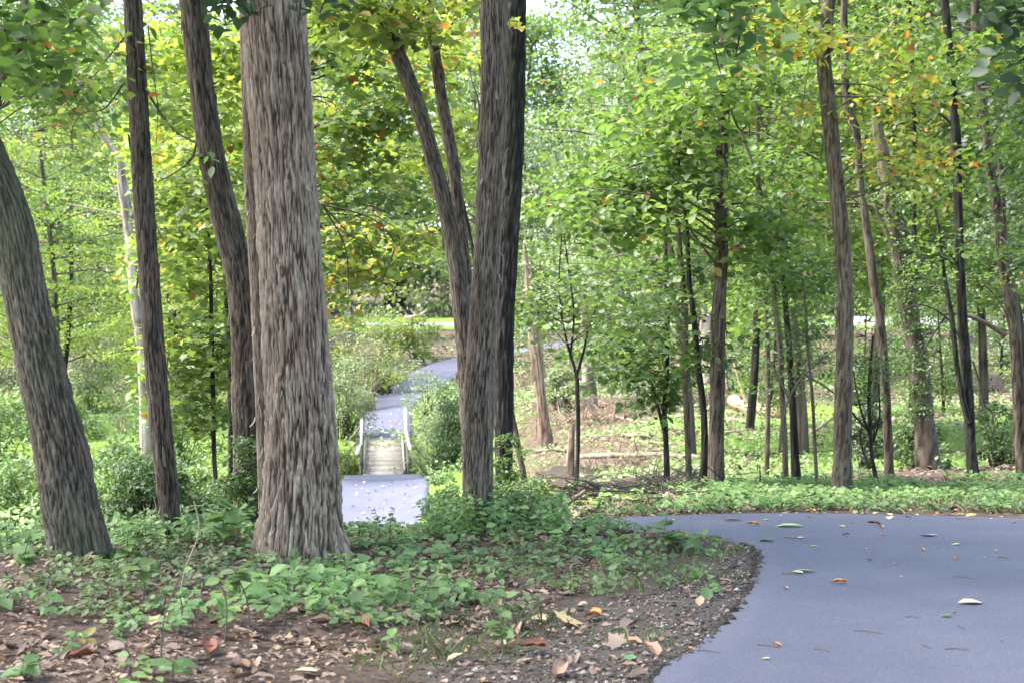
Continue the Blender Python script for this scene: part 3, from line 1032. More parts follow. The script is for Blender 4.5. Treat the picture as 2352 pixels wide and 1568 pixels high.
# ---- the near row on the ledge
tree('thick grey-brown tree at the far left leaning left, furrowed bark darkened by moss', [(185, 1280, 128), (158, 1150, 126), (140, 1040, 122), (100, 870, 108), (62, 700, 99), (22, 500, 95), (-45, 330, 92), (-120, 120, 88), (-190, -100, 84)], 12.1, 'mossy',
     130, .025, .11, (6.6, 1.7), 11, .22, 0, 9, leaf_m='green', over=(22,),
     branches=[([(-75, 300), (-10, 200), (40, 120), (58, 0), (62, -60)], .03, .018, None), ([(-20, 215), (30, 130), (110, 40), (190, 0), (260, -40)], .018, .008, (10, .16, .13, 'oval', .1)),
               ([(-60, 60), (20, 30), (70, 70), (95, 130)], .012, .004, (16, .14, .12, 'oval', -.1)), ([(60, 50), (120, 130), (150, 230), (230, 320)], .008, .003, (12, .22, .10, 'oval', .2)),
               ([(-120, 120, 9.5), (-20, 60, 9.3), (40, 90, 9.2), (90, 200, 9.1)], .012, .004, (20, .14, .12, 'oval', -.35)), ([(-60, -60, 10), (100, -20, 9.8), (160, 40, 9.7)], .012, .004, (16, .14, .14, 'oval', -.35))])
tree('slender dark shaggy-barked tree between the leaning left tree and the widest trunk', [(393, 1235, 46), (384, 1120, 50), (371, 995, 52), (360, 870, 50), (349, 740, 49), (338, 575, 48), (326, 390, 48), (318, 250, 46), (311, 130, 44), (305, 0, 43), (300, -120, 42)], 13.4, 'grey',
     72, .03, .12, (3.8, 1.8), 12, .12, 40, 9, leaf_m='yellowgreen', over=(16,),
     branches=[([(328, 90), (300, 75), (250, 130), (215, 175), (180, 185)], .010, .004, (14, .2, .11, 'oval', .1)), ([(335, 205), (365, 255), (400, 300), (450, 330)], .012, .006, (5, .15, .10, 'oval', 0)), ([(340, 60), (350, 150), (362, 250), (358, 340)], .006, .003, (3, .1, .09, 'oval', 0)),
               ([(285, 190), (240, 250), (190, 260), (165, 300), (168, 350)], .008, .003, (16, .22, .10, 'oval', .2))])
tree('dark tree leaning left beside the widest trunk, small vine leaves at its foot', [(571, 1205, 66), (571, 1050, 68), (569, 900, 73), (565, 730, 76), (545, 600, 66), (533, 560, 66), (493, 390, 62), (463, 200, 56), (441, 0, 60), (425, -120, 60)], 14.3, 'grey',
     84, .03, .12, (4.2, 1.8), 13, .1, 25, 9, leaf_m='bush', over=(16,),
     branches=[([(452, 325), (440, 365), (405, 395), (360, 420)], .012, .005, (9, .22, .11, 'oval', .1)), ([(560, 130), (620, 60), (700, 30)], .01, .004, None)],
     blobs=[(560, 1090, 14.0, 35, 95, 26, .10, 30, .045, 'oval', .10, 0), (380, 1090, 13.4, 30, 60, 0, .10, 30, .045, 'oval', .1, 0)])
tree('widest tree trunk, pale peeling plates of shaggy bark and a spreading foot', [(690, 1272, 176), (690, 1180, 164), (690, 1100, 160), (688, 990, 153), (674, 727, 142), (664, 575, 139), (654, 390, 136), (640, 200, 143), (626, 0, 145), (618, -130, 143)], 12.4, 'shag',
     220, .018, .10, (6.8, 1.5), 14, .55, 45, 10, leaf_m='green', over=(30,), lobes=4,
     extra=[([(612, 1180, 36), (606, 1000, 34), (600, 850, 35), (594, 700, 36), (586, 560, 34), (578, 400, 36), (572, 220, 34), (566, 0, 36)], 12.95)])
tree('tall dark grey tree with long plates of loose bark right of the footbridge', [(1097, 1212, 70), (1097, 1130, 68), (1099, 1040, 68), (1101, 888, 70), (1109, 750, 64), (1118, 575, 58), (1126, 390, 60), (1134, 200, 61), (1135, 0, 61), (1136, -130, 61)], 13.6, 'midgrey',
     130, .022, .12, (4.6, 1.7), 15, .14, 60, 10, leaf_m='green', over=(20,),
     branches=[([(1098, 300), (1100, 240), (1085, 190), (1078, 160)], .012, .004, None)])
tree('nearly black straight tree tucked behind the tall dark grey one', [(1157, 1112, 38), (1157, 1000, 42), (1156, 888, 48), (1156, 750, 50), (1163, 575, 56), (1172, 390, 58), (1177, 200, 60), (1180, 0, 60), (1181, -160, 58)], 19.5, 'dark',
     60, .05, .11, (4.6, 1.2), 16, .1, 0, 13, leaf_m='green', over=(20,), blobs=[(1165, 1075, 19.2, 22, 60, 14, .12, 30, .06, 'oval', .1, 0)])
tree('twin-stemmed tree forking in a narrow V just left of the tall dark grey tree', [(1090, 1130, 52), (1082, 950, 52), (1074, 850, 46), (1062, 730, 42), (1048, 600, 42), (1022, 470, 38), (991, 350, 36), (958, 240, 36), (930, 165, 38), (902, 90, 36), (880, 0, 38), (860, -120, 38)], 16.5, 'grey',
     60, .04, .11, (4.2, 1.8), 17, .0, 30, 11, leaf_m='autumn', over=(18,),
     extra=[([(1075, 720, 30), (1067, 600, 26), (1055, 500, 26), (1041, 375, 29), (1018, 250, 27), (1003, 150, 26), (993, 65, 25), (985, 0, 25)], 16.9)],
     blobs=[(930, 40, 16.3, 110, 50, 12, .35, 37, 0.134, 'oval', .8, 0), (800, 20, 16, 110, 40, 9, .35, 31, 0.134, 'oval', .8, -.1)],
     branches=[([(1000, 120), (1020, 170), (1010, 230)], .010, .003, None)])

# ---- trees beyond the bend, right half
tree('straight dark tree beyond the bend, two thin stems close at its left', [(1647, 1133, 40), (1645, 1049, 36), (1648, 888, 35), (1650, 730, 33), (1656, 600, 30), (1656, 450, 31), (1661, 300, 29), (1665, 125, 27), (1664, 0, 26), (1664, -100, 25)], 23, 'grey',
     30, .09, .11, (5, 1.3), 21, .1, 30, 12, leaf_m='green', over=(14,),
     blobs=[(1470, 430, 22.5, 170, 110, 34, .42, 34, 0.143, 'oval', 1.2, 0), (1350, 440, 22, 120, 90, 16, .45, 34, 0.143, 'oval', 1.2, 0), (1560, 300, 22.5, 120, 90, 14, .42, 31, 0.143, 'oval', 1.2, .05), (1740, 540, 22.6, 90, 70, 16, .4, 34, 0.143, 'oval', 1.0, -.1), (1640, 180, 22, 110, 90, 22, .42, 34, 0.143, 'oval', 1.2, .1)],
     branches=[([(1645, 450), (1610, 440), (1560, 420), (1490, 417), (1400, 410)], .03, .012, None), ([(1680, 255), (1700, 300), (1720, 285), (1722, 320)], .02, .01, None), ([(1675, 330), (1690, 300), (1680, 360)], .012, .006, None)])
tree('thin straight brown tree second left of the straight dark tree', [(1583, 1124, 17), (1581, 1049, 15), (1576, 900, 15), (1573, 727, 16), (1568, 650, 15), (1559, 550, 14), (1547, 400, 10), (1529, 300, 8), (1520, 180, 7)], 24, 'thin', 14, .12, .1, (4, 1.5), 22, .1, 0, 10, leaf_m='green', cont=False,
     blobs=[(1500, 260, 24, 90, 80, 14, .4, 27, 0.134, 'oval', .8, 0)])
tree('curved dark thin tree leaning against the straight dark tree', [(1612, 1128, 24), (1618, 1049, 17), (1616, 942, 16), (1603, 834, 15), (1594, 727, 14), (1583, 650, 12), (1577, 520, 10), (1560, 400, 8), (1562, 280, 7)], 23.3, 'dark', 14, .12, .12, (4, 1.5), 23, .15, 0, 10, leaf_m='green', cont=False,
     blobs=[(1610, 800, 23.3, 40, 80, 7, .3, 21, 0.134, 'oval', .5, 0)])
tree('slim dark tree with a low side fork at left, leafy from the waist up', [(1532, 1113, 17), (1530, 1020, 13), (1526, 950, 13), (1531, 860, 13), (1532, 727, 12), (1530, 620, 11), (1527, 520, 9), (1522, 400, 7)], 24.5, 'dark', 14, .12, .12, (4, 1.5), 24, .1, 0, 10, leaf_m='green', cont=False,
     extra=[([(1524, 985, 9), (1508, 920, 8), (1498, 885, 6)], 24.4)],
     blobs=[(1450, 800, 24.3, 90, 60, 20, .42, 27, 0.134, 'oval', .8, 0), (1520, 640, 24.3, 90, 70, 18, .42, 27, 0.134, 'oval', .8, .1), (1490, 900, 24.4, 50, 40, 8, .3, 21, 0.134, 'oval', .5, 0)])
tree('small forked tree with a dark wavy stem, alone left of the slim trees', [(1321, 1146, 12), (1327, 1049, 10), (1328, 960, 10), (1326, 900, 11), (1324, 861, 8), (1305, 797, 6), (1290, 727, 5), (1284, 640, 4), (1290, 540, 3)], 21, 'twig', 12, .10, .15, (3, 1.5), 25, .1, 0, 8, leaf_m='bush', cont=False,
     extra=[([(1324, 865, 7), (1342, 800, 6), (1350, 760, 4), (1372, 700, 3)], 21), ([(1310, 820, 5), (1318, 720, 5), (1306, 620, 4), (1296, 540, 3)], 21)],
     blobs=[(1270, 610, 21, 130, 120, 15, .30, 22, .075, 'maple', 1.3, -.1), (1410, 740, 21, 130, 100, 14, .30, 22, .075, 'maple', 1.2, .0), (1330, 720, 21, 150, 80, 14, .30, 22, .075, 'maple', 1.2, 0), (1230, 700, 21, 60, 90, 8, .28, 20, .07, 'maple', .9, 0), (1460, 660, 21, 80, 90, 10, .30, 22, .075, 'maple', 1.0, 0)])
tree('tall straight grey-brown tree, thickest in the right half, with a knot high up', [(1935, 1143, 48), (1935, 1049, 43), (1938, 888, 42), (1943, 727, 38), (1940, 650, 35), (1932, 525, 38), (1915, 375, 36), (1904, 250, 37), (1892, 125, 33), (1903, 0, 33), (1906, -80, 33)], 22, 'thin',
     36, .07, .13, (6, 1.3), 26, .15, 20, 12, leaf_m='autumn', over=(14,),
     blobs=[(1830, 40, 21.5, 140, 50, 12, .4, 31, 0.143, 'oval', 1.0, .1), (2040, 170, 21.8, 150, 110, 15, .4, 27, 0.134, 'oval', 1.0, .25), (2060, 380, 21.5, 130, 60, 12, .35, 18, 0.126, 'oval', .8, .3)],
     branches=[([(1955, 455), (2010, 440), (2080, 400), (2150, 350), (2220, 330)], .016, .006, (12, .25, .11, 'oval', .35)), ([(1955, 455), (1980, 470), (2010, 455)], .012, .006, None), ([(1870, 70), (1858, 150), (1845, 230), (1835, 340)], .010, .004, (5, .15, .12, 'oval', .2)), ([(1888, 90), (1800, 80), (1720, 100)], .012, .006, (8, .2, .13, 'oval', .1))])
tree('slender leaning tree immediately right of the tall straight grey-brown one', [(2043, 1098, 24), (2038, 980, 20), (2034, 888, 21), (2020, 727, 23), (2007, 650, 21), (1988, 500, 17), (1977, 425, 17), (1966, 300, 19), (1944, 225, 19), (1938, 0, 16), (1935, -80, 14)], 26, 'grey', 18, .12, .11, (4, 1.4), 27, .1, 10, 13, leaf_m='green', over=(10,),
     blobs=[(1960, 120, 26, 110, 60, 10, .45, 27, 0.143, 'oval', 1, 0)])
tree('thick leaning tree at right clothed in small leaves, pale broken stub on top', [(2131, 1082, 56), (2126, 1010, 50), (2120, 942, 48), (2112, 834, 46), (2096, 760, 42), (2082, 690, 40), (2068, 600, 38), (2050, 500, 36), (2040, 440, 35), (2030, 370, 33), (2016, 300, 26), (2010, 270, 20)], 29, 'thin', 22, .14, .10, (5, 1.2), 28, .15, 0, 12, leaf_m='bush', cont=False,
     extra=[([(2075, 650, 14), (2120, 600, 10), (2060, 560, 10)], 28.8)],
     blobs=[(2108, 850, 28.8, 24, 110, 40, .20, 50, .06, 'oval', .35, 0), (2080, 660, 28.8, 22, 90, 24, .20, 40, .06, 'oval', .35, 0), (2055, 480, 28.8, 24, 90, 16, .2, 36, .07, 'oval', .35, 0), (2160, 650, 28.9, 60, 70, 12, .4, 50, .08, 'quad', 1.0, 0)],
     branches=[([(2100, 620, 28.8), (2050, 560, 28.8), (2020, 500, 28.8), (1990, 470, 28.8), (1850, 465, 28.8)], .06, .02, None)])
tree('dark tree with a bowed second stem joining its left side low down', [(2236, 1098, 30), (2229, 1022, 25), (2224, 915, 26), (2214, 780, 24), (2211, 750, 24), (2205, 600, 21), (2200, 450, 20), (2195, 300, 24), (2189, 220, 17), (2184, 150, 18), (2172, 25, 20), (2168, -60, 20)], 25.5, 'dark', 20, .11, .12, (4, 1.3), 29, .12, 0, 12, leaf_m='green', over=(12,),
     extra=[([(2226, 970, 16), (2211, 915, 14), (2197, 834, 13), (2186, 727, 12), (2170, 640, 10), (2160, 560, 7), (2148, 480, 5)], 25.4)],
     blobs=[(2240, 120, 25, 110, 90, 16, .45, 31, 0.143, 'oval', 1.1, 0), (2120, 560, 25, 80, 60, 8, .4, 40, .09, 'quad', .8, 0)],
     branches=[([(2189, 290), (2170, 270), (2155, 262)], .03, .02, None)])
tree('rightmost tree in the frame, rough-barked with branches spreading left', [(2350, 1095, 34), (2343, 980, 30), (2338, 888, 28), (2330, 754, 27), (2318, 690, 25), (2303, 600, 23), (2290, 475, 23), (2274, 380, 22), (2258, 250, 22), (2246, 150, 20), (2240, 0, 18)], 26, 'grey', 20, .11, .12, (4, 1.3), 30, .1, 6, 12, leaf_m='green', over=(12,),
     extra=[([(2308, 620, 16), (2305, 520, 14), (2300, 400, 14), (2285, 340, 11)], 26.3)],
     blobs=[(2310, 330, 25.4, 90, 110, 12, .45, 31, 0.134, 'oval', 1.1, 0), (2290, 560, 25.4, 80, 70, 9, .4, 60, .08, 'quad', 1.0, 0)],
     branches=[([(2310, 770), (2260, 740), (2200, 720), (2160, 722)], .05, .02, None), ([(2325, 780), (2300, 700), (2240, 640), (2190, 650)], .02, .008, (8, .3, .08, 'oval', 0)), ([(2350, 720), (2380, 640), (2400, 560)], .03, .02, None)])
tree('slim mottled tree, left one of the close pair between the two straight trees', [(1805, 1118, 15), (1803, 1040, 14), (1795, 888, 14), (1790, 780, 14), (1775, 650, 13), (1770, 520, 12), (1750, 450, 9), (1730, 380, 7), (1700, 300, 6)], 24.6, 'thin', 12, .13, .1, (3.5, 1.3), 31, .1, 0, 10, leaf_m='green', cont=False,
     blobs=[(1760, 420, 24.4, 100, 70, 16, .42, 27, 0.134, 'oval', .9, 0), (1800, 620, 24.4, 70, 60, 12, .4, 50, .09, 'oval', .9, -.1)])
tree('dark furrowed tree, right one of the close pair between the two straight trees', [(1830, 1122, 26), (1826, 1049, 20), (1821, 930, 18), (1814, 830, 15), (1806, 727, 14), (1798, 620, 12), (1795, 520, 9)], 24.9, 'dark', 14, .12, .12, (3.5, 1.4), 32, .15, 0, 10, leaf_m='bush', cont=False,
     blobs=[(1850, 640, 24.9, 90, 70, 16, .4, 55, .09, 'oval', .9, 0), (1840, 830, 24.9, 60, 60, 8, .35, 60, .07, 'oval', .8, 0)])
tree('very thin pale sapling just right of the dark furrowed one', [(1876, 1110, 9), (1871, 1010, 8), (1866, 915, 8), (1856, 800, 7), (1850, 700, 5), (1840, 620, 4)], 23.6, 'thin', 8, .15, .1, (3, 1.4), 33, .1, 0, 8, leaf_m='bush', cont=False, name='sapling', cat='sapling',
     blobs=[(1850, 720, 23.6, 60, 70, 8, .35, 60, .07, 'oval', .6, 0)])
tree('dark twisted sapling between the tall straight tree and the slender leaning one', [(2012, 1100, 12), (2003, 1049, 10), (1998, 968, 9), (1996, 900, 9), (2000, 834, 8), (2005, 770, 5)], 24, 'dark', 8, .12, .15, (3, 1.4), 34, .1, 0, 8, leaf_m='bush', cont=False, name='sapling', cat='sapling',
     extra=[([(1998, 1000, 7), (1980, 950, 6), (1968, 900, 4), (1960, 850, 3)], 24), ([(2003, 1020, 6), (2020, 960, 5), (2018, 880, 4)], 24)],
     blobs=[(1990, 850, 24, 50, 70, 10, .3, 60, .06, 'oval', .5, -.15)])
tree('leaning grey stem rising left from the reddish green bush', [(1204, 1100, 15), (1196, 1060, 14), (1186, 1000, 13), (1178, 960, 12), (1168, 900, 10)], 24, 'thin', 10, .15, .08, (3, 1), 35, .1, 0, 8, leaf_m='bush', cont=False, name='leaning_stem', cat='tree stem')
tree('broken young stem standing in the swamp behind the dark wavy tree', [(1311, 1055, 19), (1313, 1000, 15), (1315, 970, 13)], 42, 'pinkish', 10, .15, .15, (3, 1), 36, .2, 0, 8, cont=False, name='tree_stump', cat='stump')
tree('pinkish shaggy dead trunk leaning left across the far bank', [(1252, 1008, 36), (1248, 960, 26), (1240, 888, 24), (1234, 830, 26), (1226, 760, 26), (1218, 680, 20), (1208, 600, 14), (1204, 560, 8)], 60, 'pinkish', 16, .25, .2, (4, .6), 37, .2, 60, 8, cont=False, name='dead_tree', cat='dead tree')
tree('pale smooth broad trunk stub on the far bank right of the small forked tree', [(1356, 930, 36), (1354, 890, 31), (1350, 845, 27), (1345, 800, 24), (1343, 730, 21), (1340, 640, 17)], 68, 'pale', 14, .3, .05, (3, .5), 38, .25, 0, 12, cont=False, leaf_m='pale', blobs=[(1340, 620, 68, 90, 80, 16, 1.1, 60, .2, 'quad', 2.5, 0)])
tree('pale grey trunk half hidden behind the straight dark tree', [(1624, 860, 36), (1622, 800, 31), (1622, 727, 29), (1618, 650, 27), (1612, 560, 22), (1600, 460, 16), (1596, 300, 13)], 74, 'pale', 14, .4, .06, (3, .5), 39, .2, 0, 14, cont=False, leaf_m='pale', blobs=[(1600, 480, 74, 120, 120, 26, 1.3, 60, .22, 'quad', 3, 0)])
# ---- left background
tree('bleached leaning tree behind the slender dark shaggy tree, bare limb at its left', [(330, 850, 28), (322, 770, 26), (312, 700, 26), (302, 575, 28), (292, 490, 28), (280, 420, 22), (272, 360, 14), (235, 310, 16), (205, 250, 14), (180, 180, 11), (170, 90, 9)], 40, 'pale', 16, .2, .08, (3, .5), 40, .1, 0, 16, cont=False, leaf_m='yellowgreen',
     branches=[([(290, 500), (255, 488), (205, 478), (150, 468)], .028, .012, None), ([(284, 450), (268, 452), (258, 430)], .03, .012, None)],
     blobs=[(190, 150, 41, 110, 90, 14, .6, 50, .15, 'quad', 2, 0)])
tree('thin black maple sapling with bright leaves between two dark trunks at left', [(498, 1140, 10), (492, 1050, 11), (489, 890, 11), (486, 780, 11), (484, 640, 9), (480, 560, 6), (476, 470, 5)], 19, 'dark', 10, .12, .1, (3, 1), 41, .1, 0, 8, leaf_m='yellowgreen', cont=False, name='maple_sapling', cat='sapling',
     blobs=[(450, 800, 19, 80, 90, 22, .35, 40, .10, 'maple', .8, 0), (460, 560, 19, 90, 100, 22, .38, 40, .10, 'maple', .9, .1), (430, 930, 19, 70, 60, 12, .3, 35, .10, 'maple', .7, -.1), (430, 380, 19, 80, 80, 16, .38, 40, .10, 'maple', .9, .1)])
# ------------------------------------------------------------------ timber footbridge
bn, bf = P(883, 1090, 58.0), P(882, 1004, 64.7)
bn[2] = float(z_base(bn[0], bn[1])) + .03
bf[2] = float(z_base(bf[0], bf[1])) + .05
ax = bf - bn
BL = np.linalg.norm(ax)
t3 = ax / BL
nx = np.cross(t3, [0, 0, 1.])
nx /= np.linalg.norm(nx)
up3 = np.cross(nx, t3)
def bp(s, side, h):
    return bn + ax * s + nx * side + np.array([0, 0, 1.]) * h
br = thing('footbridge', 'small weathered timber footbridge with pale handrails joining the two asphalt paths', 'footbridge', bn)
Rm = np.stack([nx, t3, up3], 1)
g = Geo()
npl = 46
for k in range(npl):
    s = (k + .5) / npl
    g.box(bp(s, RNG.normal(0, .006), -.02 + RNG.normal(0, .003)), (1.56, BL / npl * .93, .045), Rm, RNG.random(), .6)
g.build('deck', M_wood, br, bn)
for sd in (-1, 1):
    g = Geo()
    g.beam(bp(-.02, sd * .56, -.20), bp(1.02, sd * .56, -.20), .12, .28)
    g.build('stringer', M_post, br, bn)
HW = .87
posts_s = (.02, .22, .42, .62, .82, 1.0)
for sd in (-1, 1):
    hr = 0.80
    # curb timber with blocks along the deck edge
    g = Geo()
    g.beam(bp(0, sd * .74, .14), bp(1, sd * .74, .14), .07, .07)
    for k in range(9):
        s = .03 + k * .117
        g.box(bp(s, sd * .74, .05), (.10, .22, .115), Rm)
    g.build('kerb_rail', M_wood, br, bn)
    for s in posts_s:
        g = Geo()
        z0 = bp(s, sd * HW, -.75)
        z1 = bp(s, sd * HW, hr - .02)
        g.beam(z0, z1, .09, .09)
        g.build('post', M_post, br, bn)
    for s in (.12, .55, .92):
        g = Geo()
        g.beam(bp(s, sd * (HW + .06), hr - .22), bp(s, sd * (HW + .95), -.45), .07, .09)
        g.build('brace', M_post, br, bn)
    g = Geo()
    g.beam(bp(-.01, sd * (HW + .02), .42), bp(1.12, sd * (HW + .02), .44), .04, .13)
    g.build('middle_rail', M_post, br, bn)
    g = Geo()
    if sd < 0:
        a, b, c, d = bp(-.02, sd * (HW + .14), hr - .04), bp(.18, sd * (HW + .06), hr + .02), bp(.19, sd * HW, hr + .02), bp(1.28, sd * (HW + .04), hr + .05)
        g.beam(a, b, .13, .045)
        g.beam(c, d, .11, .045)
    else:
        a, b, d = bp(.06, sd * (HW + .10), hr), bp(.55, sd * (HW - .02), hr + .03), bp(1.28, sd * (HW + .03), hr + .05)
        g.beam(a, b, .12, .045)
        g.beam(bp(.551, sd * (HW - .02), hr + .034), d, .11, .045)
    g.build('handrail', M_rail, br, bn)
    g = Geo()
    g.beam(bp(1.26, sd * HW, -.5), bp(1.26, sd * HW, hr + .02), .09, .09)
    g.build('post', M_post, br, bn)
# ------------------------------------------------------------------ woods beyond: model trees, then copies each with its own trunk and crown
def model_tree(seed, H, R, zlow, trunk_r, n_pad, pad_r, n_leaf, size, mat, bark, limb_every=1, kind='quad', flat=.5):
    rs = np.random.default_rng(seed)
    lean = rs.normal(0, .05, 2)
    zs = np.linspace(-.4, H * .9, 8)
    pts = np.stack([lean[0] * zs + .25 * np.sin(zs * .35 + seed), lean[1] * zs + .25 * np.cos(zs * .3 + seed), zs], 1)
    pts[:, :2] -= pts[0, :2]
    rad = trunk_r * (1 - .75 * np.linspace(0, 1, 8))
    gt, gl = Geo(), Geo()
    c, rr = trunk_geo(gt, pts, rad, 12, .6, .08, (3, .5), seed, .2, 4)
    for k in range(n_pad):
        h = rs.random() ** .9
        z = zlow + (H - zlow) * h
        env = R * (math.sin(math.pi * min(1, (h * .82 + .16))) ** .6) * rs.uniform(.75, 1.15)
        a = rs.random() * 2 * math.pi
        q = env * rs.random() ** .45
        tc = c[np.argmin(abs(c[:, 2] - z))]
        pc = np.array([tc[0] + q * math.cos(a), tc[1] + q * math.sin(a), z])
        pr = pad_r * rs.uniform(.6, 1.4)
        m = int(n_leaf * rs.uniform(.5, 1.4))
        pp = pad_points(pc, pr, m, flat, .12)
        rn = np.clip(rs.beta(2, 2, m) * .70 + rs.normal(.08, .12), 0, .80)
        rn = np.where(rs.random(m) < .04, rs.uniform(.82, 1, m), rn)
        leaves(gl, pp, size * rs.uniform(.6, 1.3, m), kind, (0, -.1, 1), .8, (pp - pc) + [0, 0, -.3 * pr], rn)
        if k % limb_every == 0:
            limb_to(gt, c, rr, pc, seed * 50 + k, trunk_r * .3, droop=.08, seg=4)
    root = thing('tree', 'x', 'tree', (0, 0, 0))
    gt.build('trunk', B[bark], root, (0, 0, 0), True)
    gl.build('crown', G[mat], root, (0, 0, 0))
    return root

C1 = model_tree(141, 16, 4.6, 4.2, .16, 210, 1.0, 70, .15, 'green', 'grey', 2, 'oval', .22)
C2 = model_tree(142, 17, 4.4, 4.6, .15, 210, 1.0, 70, .15, 'yellowgreen', 'dark', 2, 'oval', .22)
C3 = model_tree(143, 15, 4.8, 4.0, .17, 210, 1.0, 70, .15, 'autumn', 'grey', 2, 'oval', .22)
A1 = model_tree(101, 34, 8.5, 1.0, .5, 190, 1.9, 75, .40, 'far', 'grey', 3)
A2 = model_tree(102, 31, 8.0, .6, .45, 180, 1.8, 75, .40, 'pale', 'thin', 3)
A3 = model_tree(103, 36, 9.0, 2.0, .5, 190, 2.1, 75, .42, 'green', 'grey', 3)
B1 = model_tree(111, 19, 4.6, 3.2, .24, 130, 1.15, 80, .20, 'far', 'thin', 2)
B2 = model_tree(112, 20, 4.8, 4.0, .26, 130, 1.15, 80, .20, 'pale', 'grey', 2)
B3 = model_tree(113, 18, 4.4, 3.0, .22, 130, 1.1, 80, .19, 'yellowgreen', 'dark', 2)
B4 = model_tree(114, 20, 5.0, 3.6, .26, 130, 1.15, 80, .20, 'green', 'grey', 2)
U1 = model_tree(121, 7.5, 2.6, .9, .09, 70, .65, 70, .15, 'far', 'twig', 1)
U2 = model_tree(122, 8.5, 2.8, 1.0, .10, 70, .7, 70, .15, 'yellowgreen', 'twig', 1)
U3 = model_tree(123, 7.0, 2.6, .6, .09, 70, .7, 70, .14, 'green', 'twig', 1)
MOD = dict(A1=A1, C1=C1, C2=C2, C3=C3, A2=A2, A3=A3, B1=B1, B2=B2, B3=B3, B4=B4, U1=U1, U2=U2, U3=U3)
used_models = set()
def plant_tree(key, u, D, sc, label, group, rot=None, name='tree', cat='tree', hz=1.0):
    src = MOD[key]
    x = (u - 1176) / F * D
    z = float(zt(x, D))
    o = src if key not in used_models else copy_tree(src)
    used_models.add(key)
    o.name = name
    o.location = (x, D, z)
    o.rotation_euler = (0, 0, random.uniform(0, 6.28) if rot is None else rot)
    o.scale = (sc, sc, sc * hz)
    tag(o, label, cat, group)
    return o

LAND = [(-220, 'beyond the left edge'), (62, 'the thick left-leaning tree'), (345, 'the slender dark tree'), (560, 'the dark tree beside the widest trunk'), (674, 'the widest trunk'), (883, 'the footbridge'), (1050, 'the V-shaped tree'), (1160, 'the nearly black tree'), (1310, 'the small forked tree'), (1530, 'the slim forked tree'), (1652, 'the straight dark tree'),
        (1800, 'the close pair of thin trees'), (1940, 'the tall straight grey-brown tree'), (2095, 'the thick ivy-clad tree'), (2213, 'the dark bowed tree'), (2330, 'the rightmost trunk')]
taken = set()
def place_label(stem, u):
    if u < -40 or u > 2400:
        return stem + (' past the left edge' if u < 0 else ' past the right edge')
    _, name_ = min(LAND[1:], key=lambda t: abs(t[0] - u))
    lu = [a for a, b in LAND if b == name_][0]
    side = 'directly behind ' if abs(u - lu) < 22 else ('just left of ' if u < lu else 'just right of ')
    if name_ == 'the footbridge' and side.startswith('dir'):
        side = 'in line with '
    l = stem + ' seen ' + side + name_
    if l in taken:
        l = l.replace('seen just', 'seen well').replace('seen directly', 'seen almost directly')
    taken.add(l)
    return l
ga = 'far trees walling the view beyond the road'
la = 'tall leafy tree in the far wall of woods beyond the pale road'
for row, (D0, off) in enumerate(((182, 0), (204, 60))):
    for k in range(21):
        u = -330 + k * 152 + off + random.uniform(-35, 35)
        key = random.choice(['A1', 'A2', 'A3', 'A1', 'A2'])
        sc = random.uniform(1.1, 1.38)
        if 1130 < u < 1400:
            sc *= .72
        plant_tree(key, u, D0 + random.uniform(-5, 6), sc, place_label('front wall tree' if row == 0 else 'rearmost wall tree', u), ga)
gb = 'trees on the slope between the hollow and the road'
lb = 'leafy tree standing on the far slope between the hollow and the pale road'
for u, D, key, sc in [(-190, 108, 'B1', 1.15), (20, 124, 'B4', 1.2), (-60, 84, 'B2', 1.0), (215, 112, 'B4', 1.2), (330, 96, 'B1', 1.1), (470, 118, 'B3', 1.2), (560, 92, 'B1', 1.1), (700, 112, 'B4', 1.25),
                      (800, 128, 'B2', 1.2), (650, 84, 'B3', .95), (1110, 128, 'B4', 1.15), (1230, 116, 'B2', .8), (1400, 104, 'B1', 1.1), (1560, 124, 'B2', 1.25), (1690, 100, 'B4', 1.1), (1820, 118, 'B1', 1.2),
                      (1930, 92, 'B4', 1.0), (2060, 126, 'B1', 1.1), (2190, 98, 'B3', 1.0), (2340, 118, 'B4', 1.2), (2470, 96, 'B2', 1.1), (130, 76, 'B3', .85), (1480, 82, 'B2', .95), (1790, 74, 'B4', .85), (2100, 72, 'B4', .85), (2420, 70, 'B1', .9)]:
    plant_tree(key, u, D, sc, place_label('far slope tree', u), gb)
gc = 'leafy trees of the middle distance screening the hollow'
for u, D, key, sc, lab in [(-60, 58, 'C2', .9, 'leafy screen tree in the hollow at the far left edge'), (120, 72, 'C1', 1.1, 'leafy screen tree in the hollow behind the leaning left tree'),
        (420, 60, 'C2', .8, 'yellow-green tree between the slender dark tree and its right neighbour, in the hollow'), (560, 54, 'C3', .9, 'autumn-tinted tree in the hollow left of the widest trunk'),
        (1470, 66, 'C1', .62, 'green tree in the hollow behind the small forked tree'), (1590, 44, 'C1', 1.0, 'green tree in the hollow behind the slim trees'), (1720, 50, 'C2', 1.0, 'leafy tree in the hollow right of the straight dark tree'),
        (1850, 42, 'C1', 1.0, 'leafy tree in the hollow behind the close pair of trees'), (1990, 48, 'C3', 1.05, 'orange-flecked tree in the hollow behind the slender leaning tree'), (2120, 44, 'C1', 1.0, 'leafy tree in the hollow behind the thick leaning tree'), (2260, 50, 'C3', 1.0, 'leafy tree in the hollow between the dark bowed tree and the rightmost tree'), (2390, 42, 'C1', 1.0, 'leafy tree in the hollow at the right edge')]:
    plant_tree(key, u, D, sc, lab, gc)
gu = 'small understorey trees in the hollow'
lu = 'small leafy understorey tree among the taller trunks across the hollow'
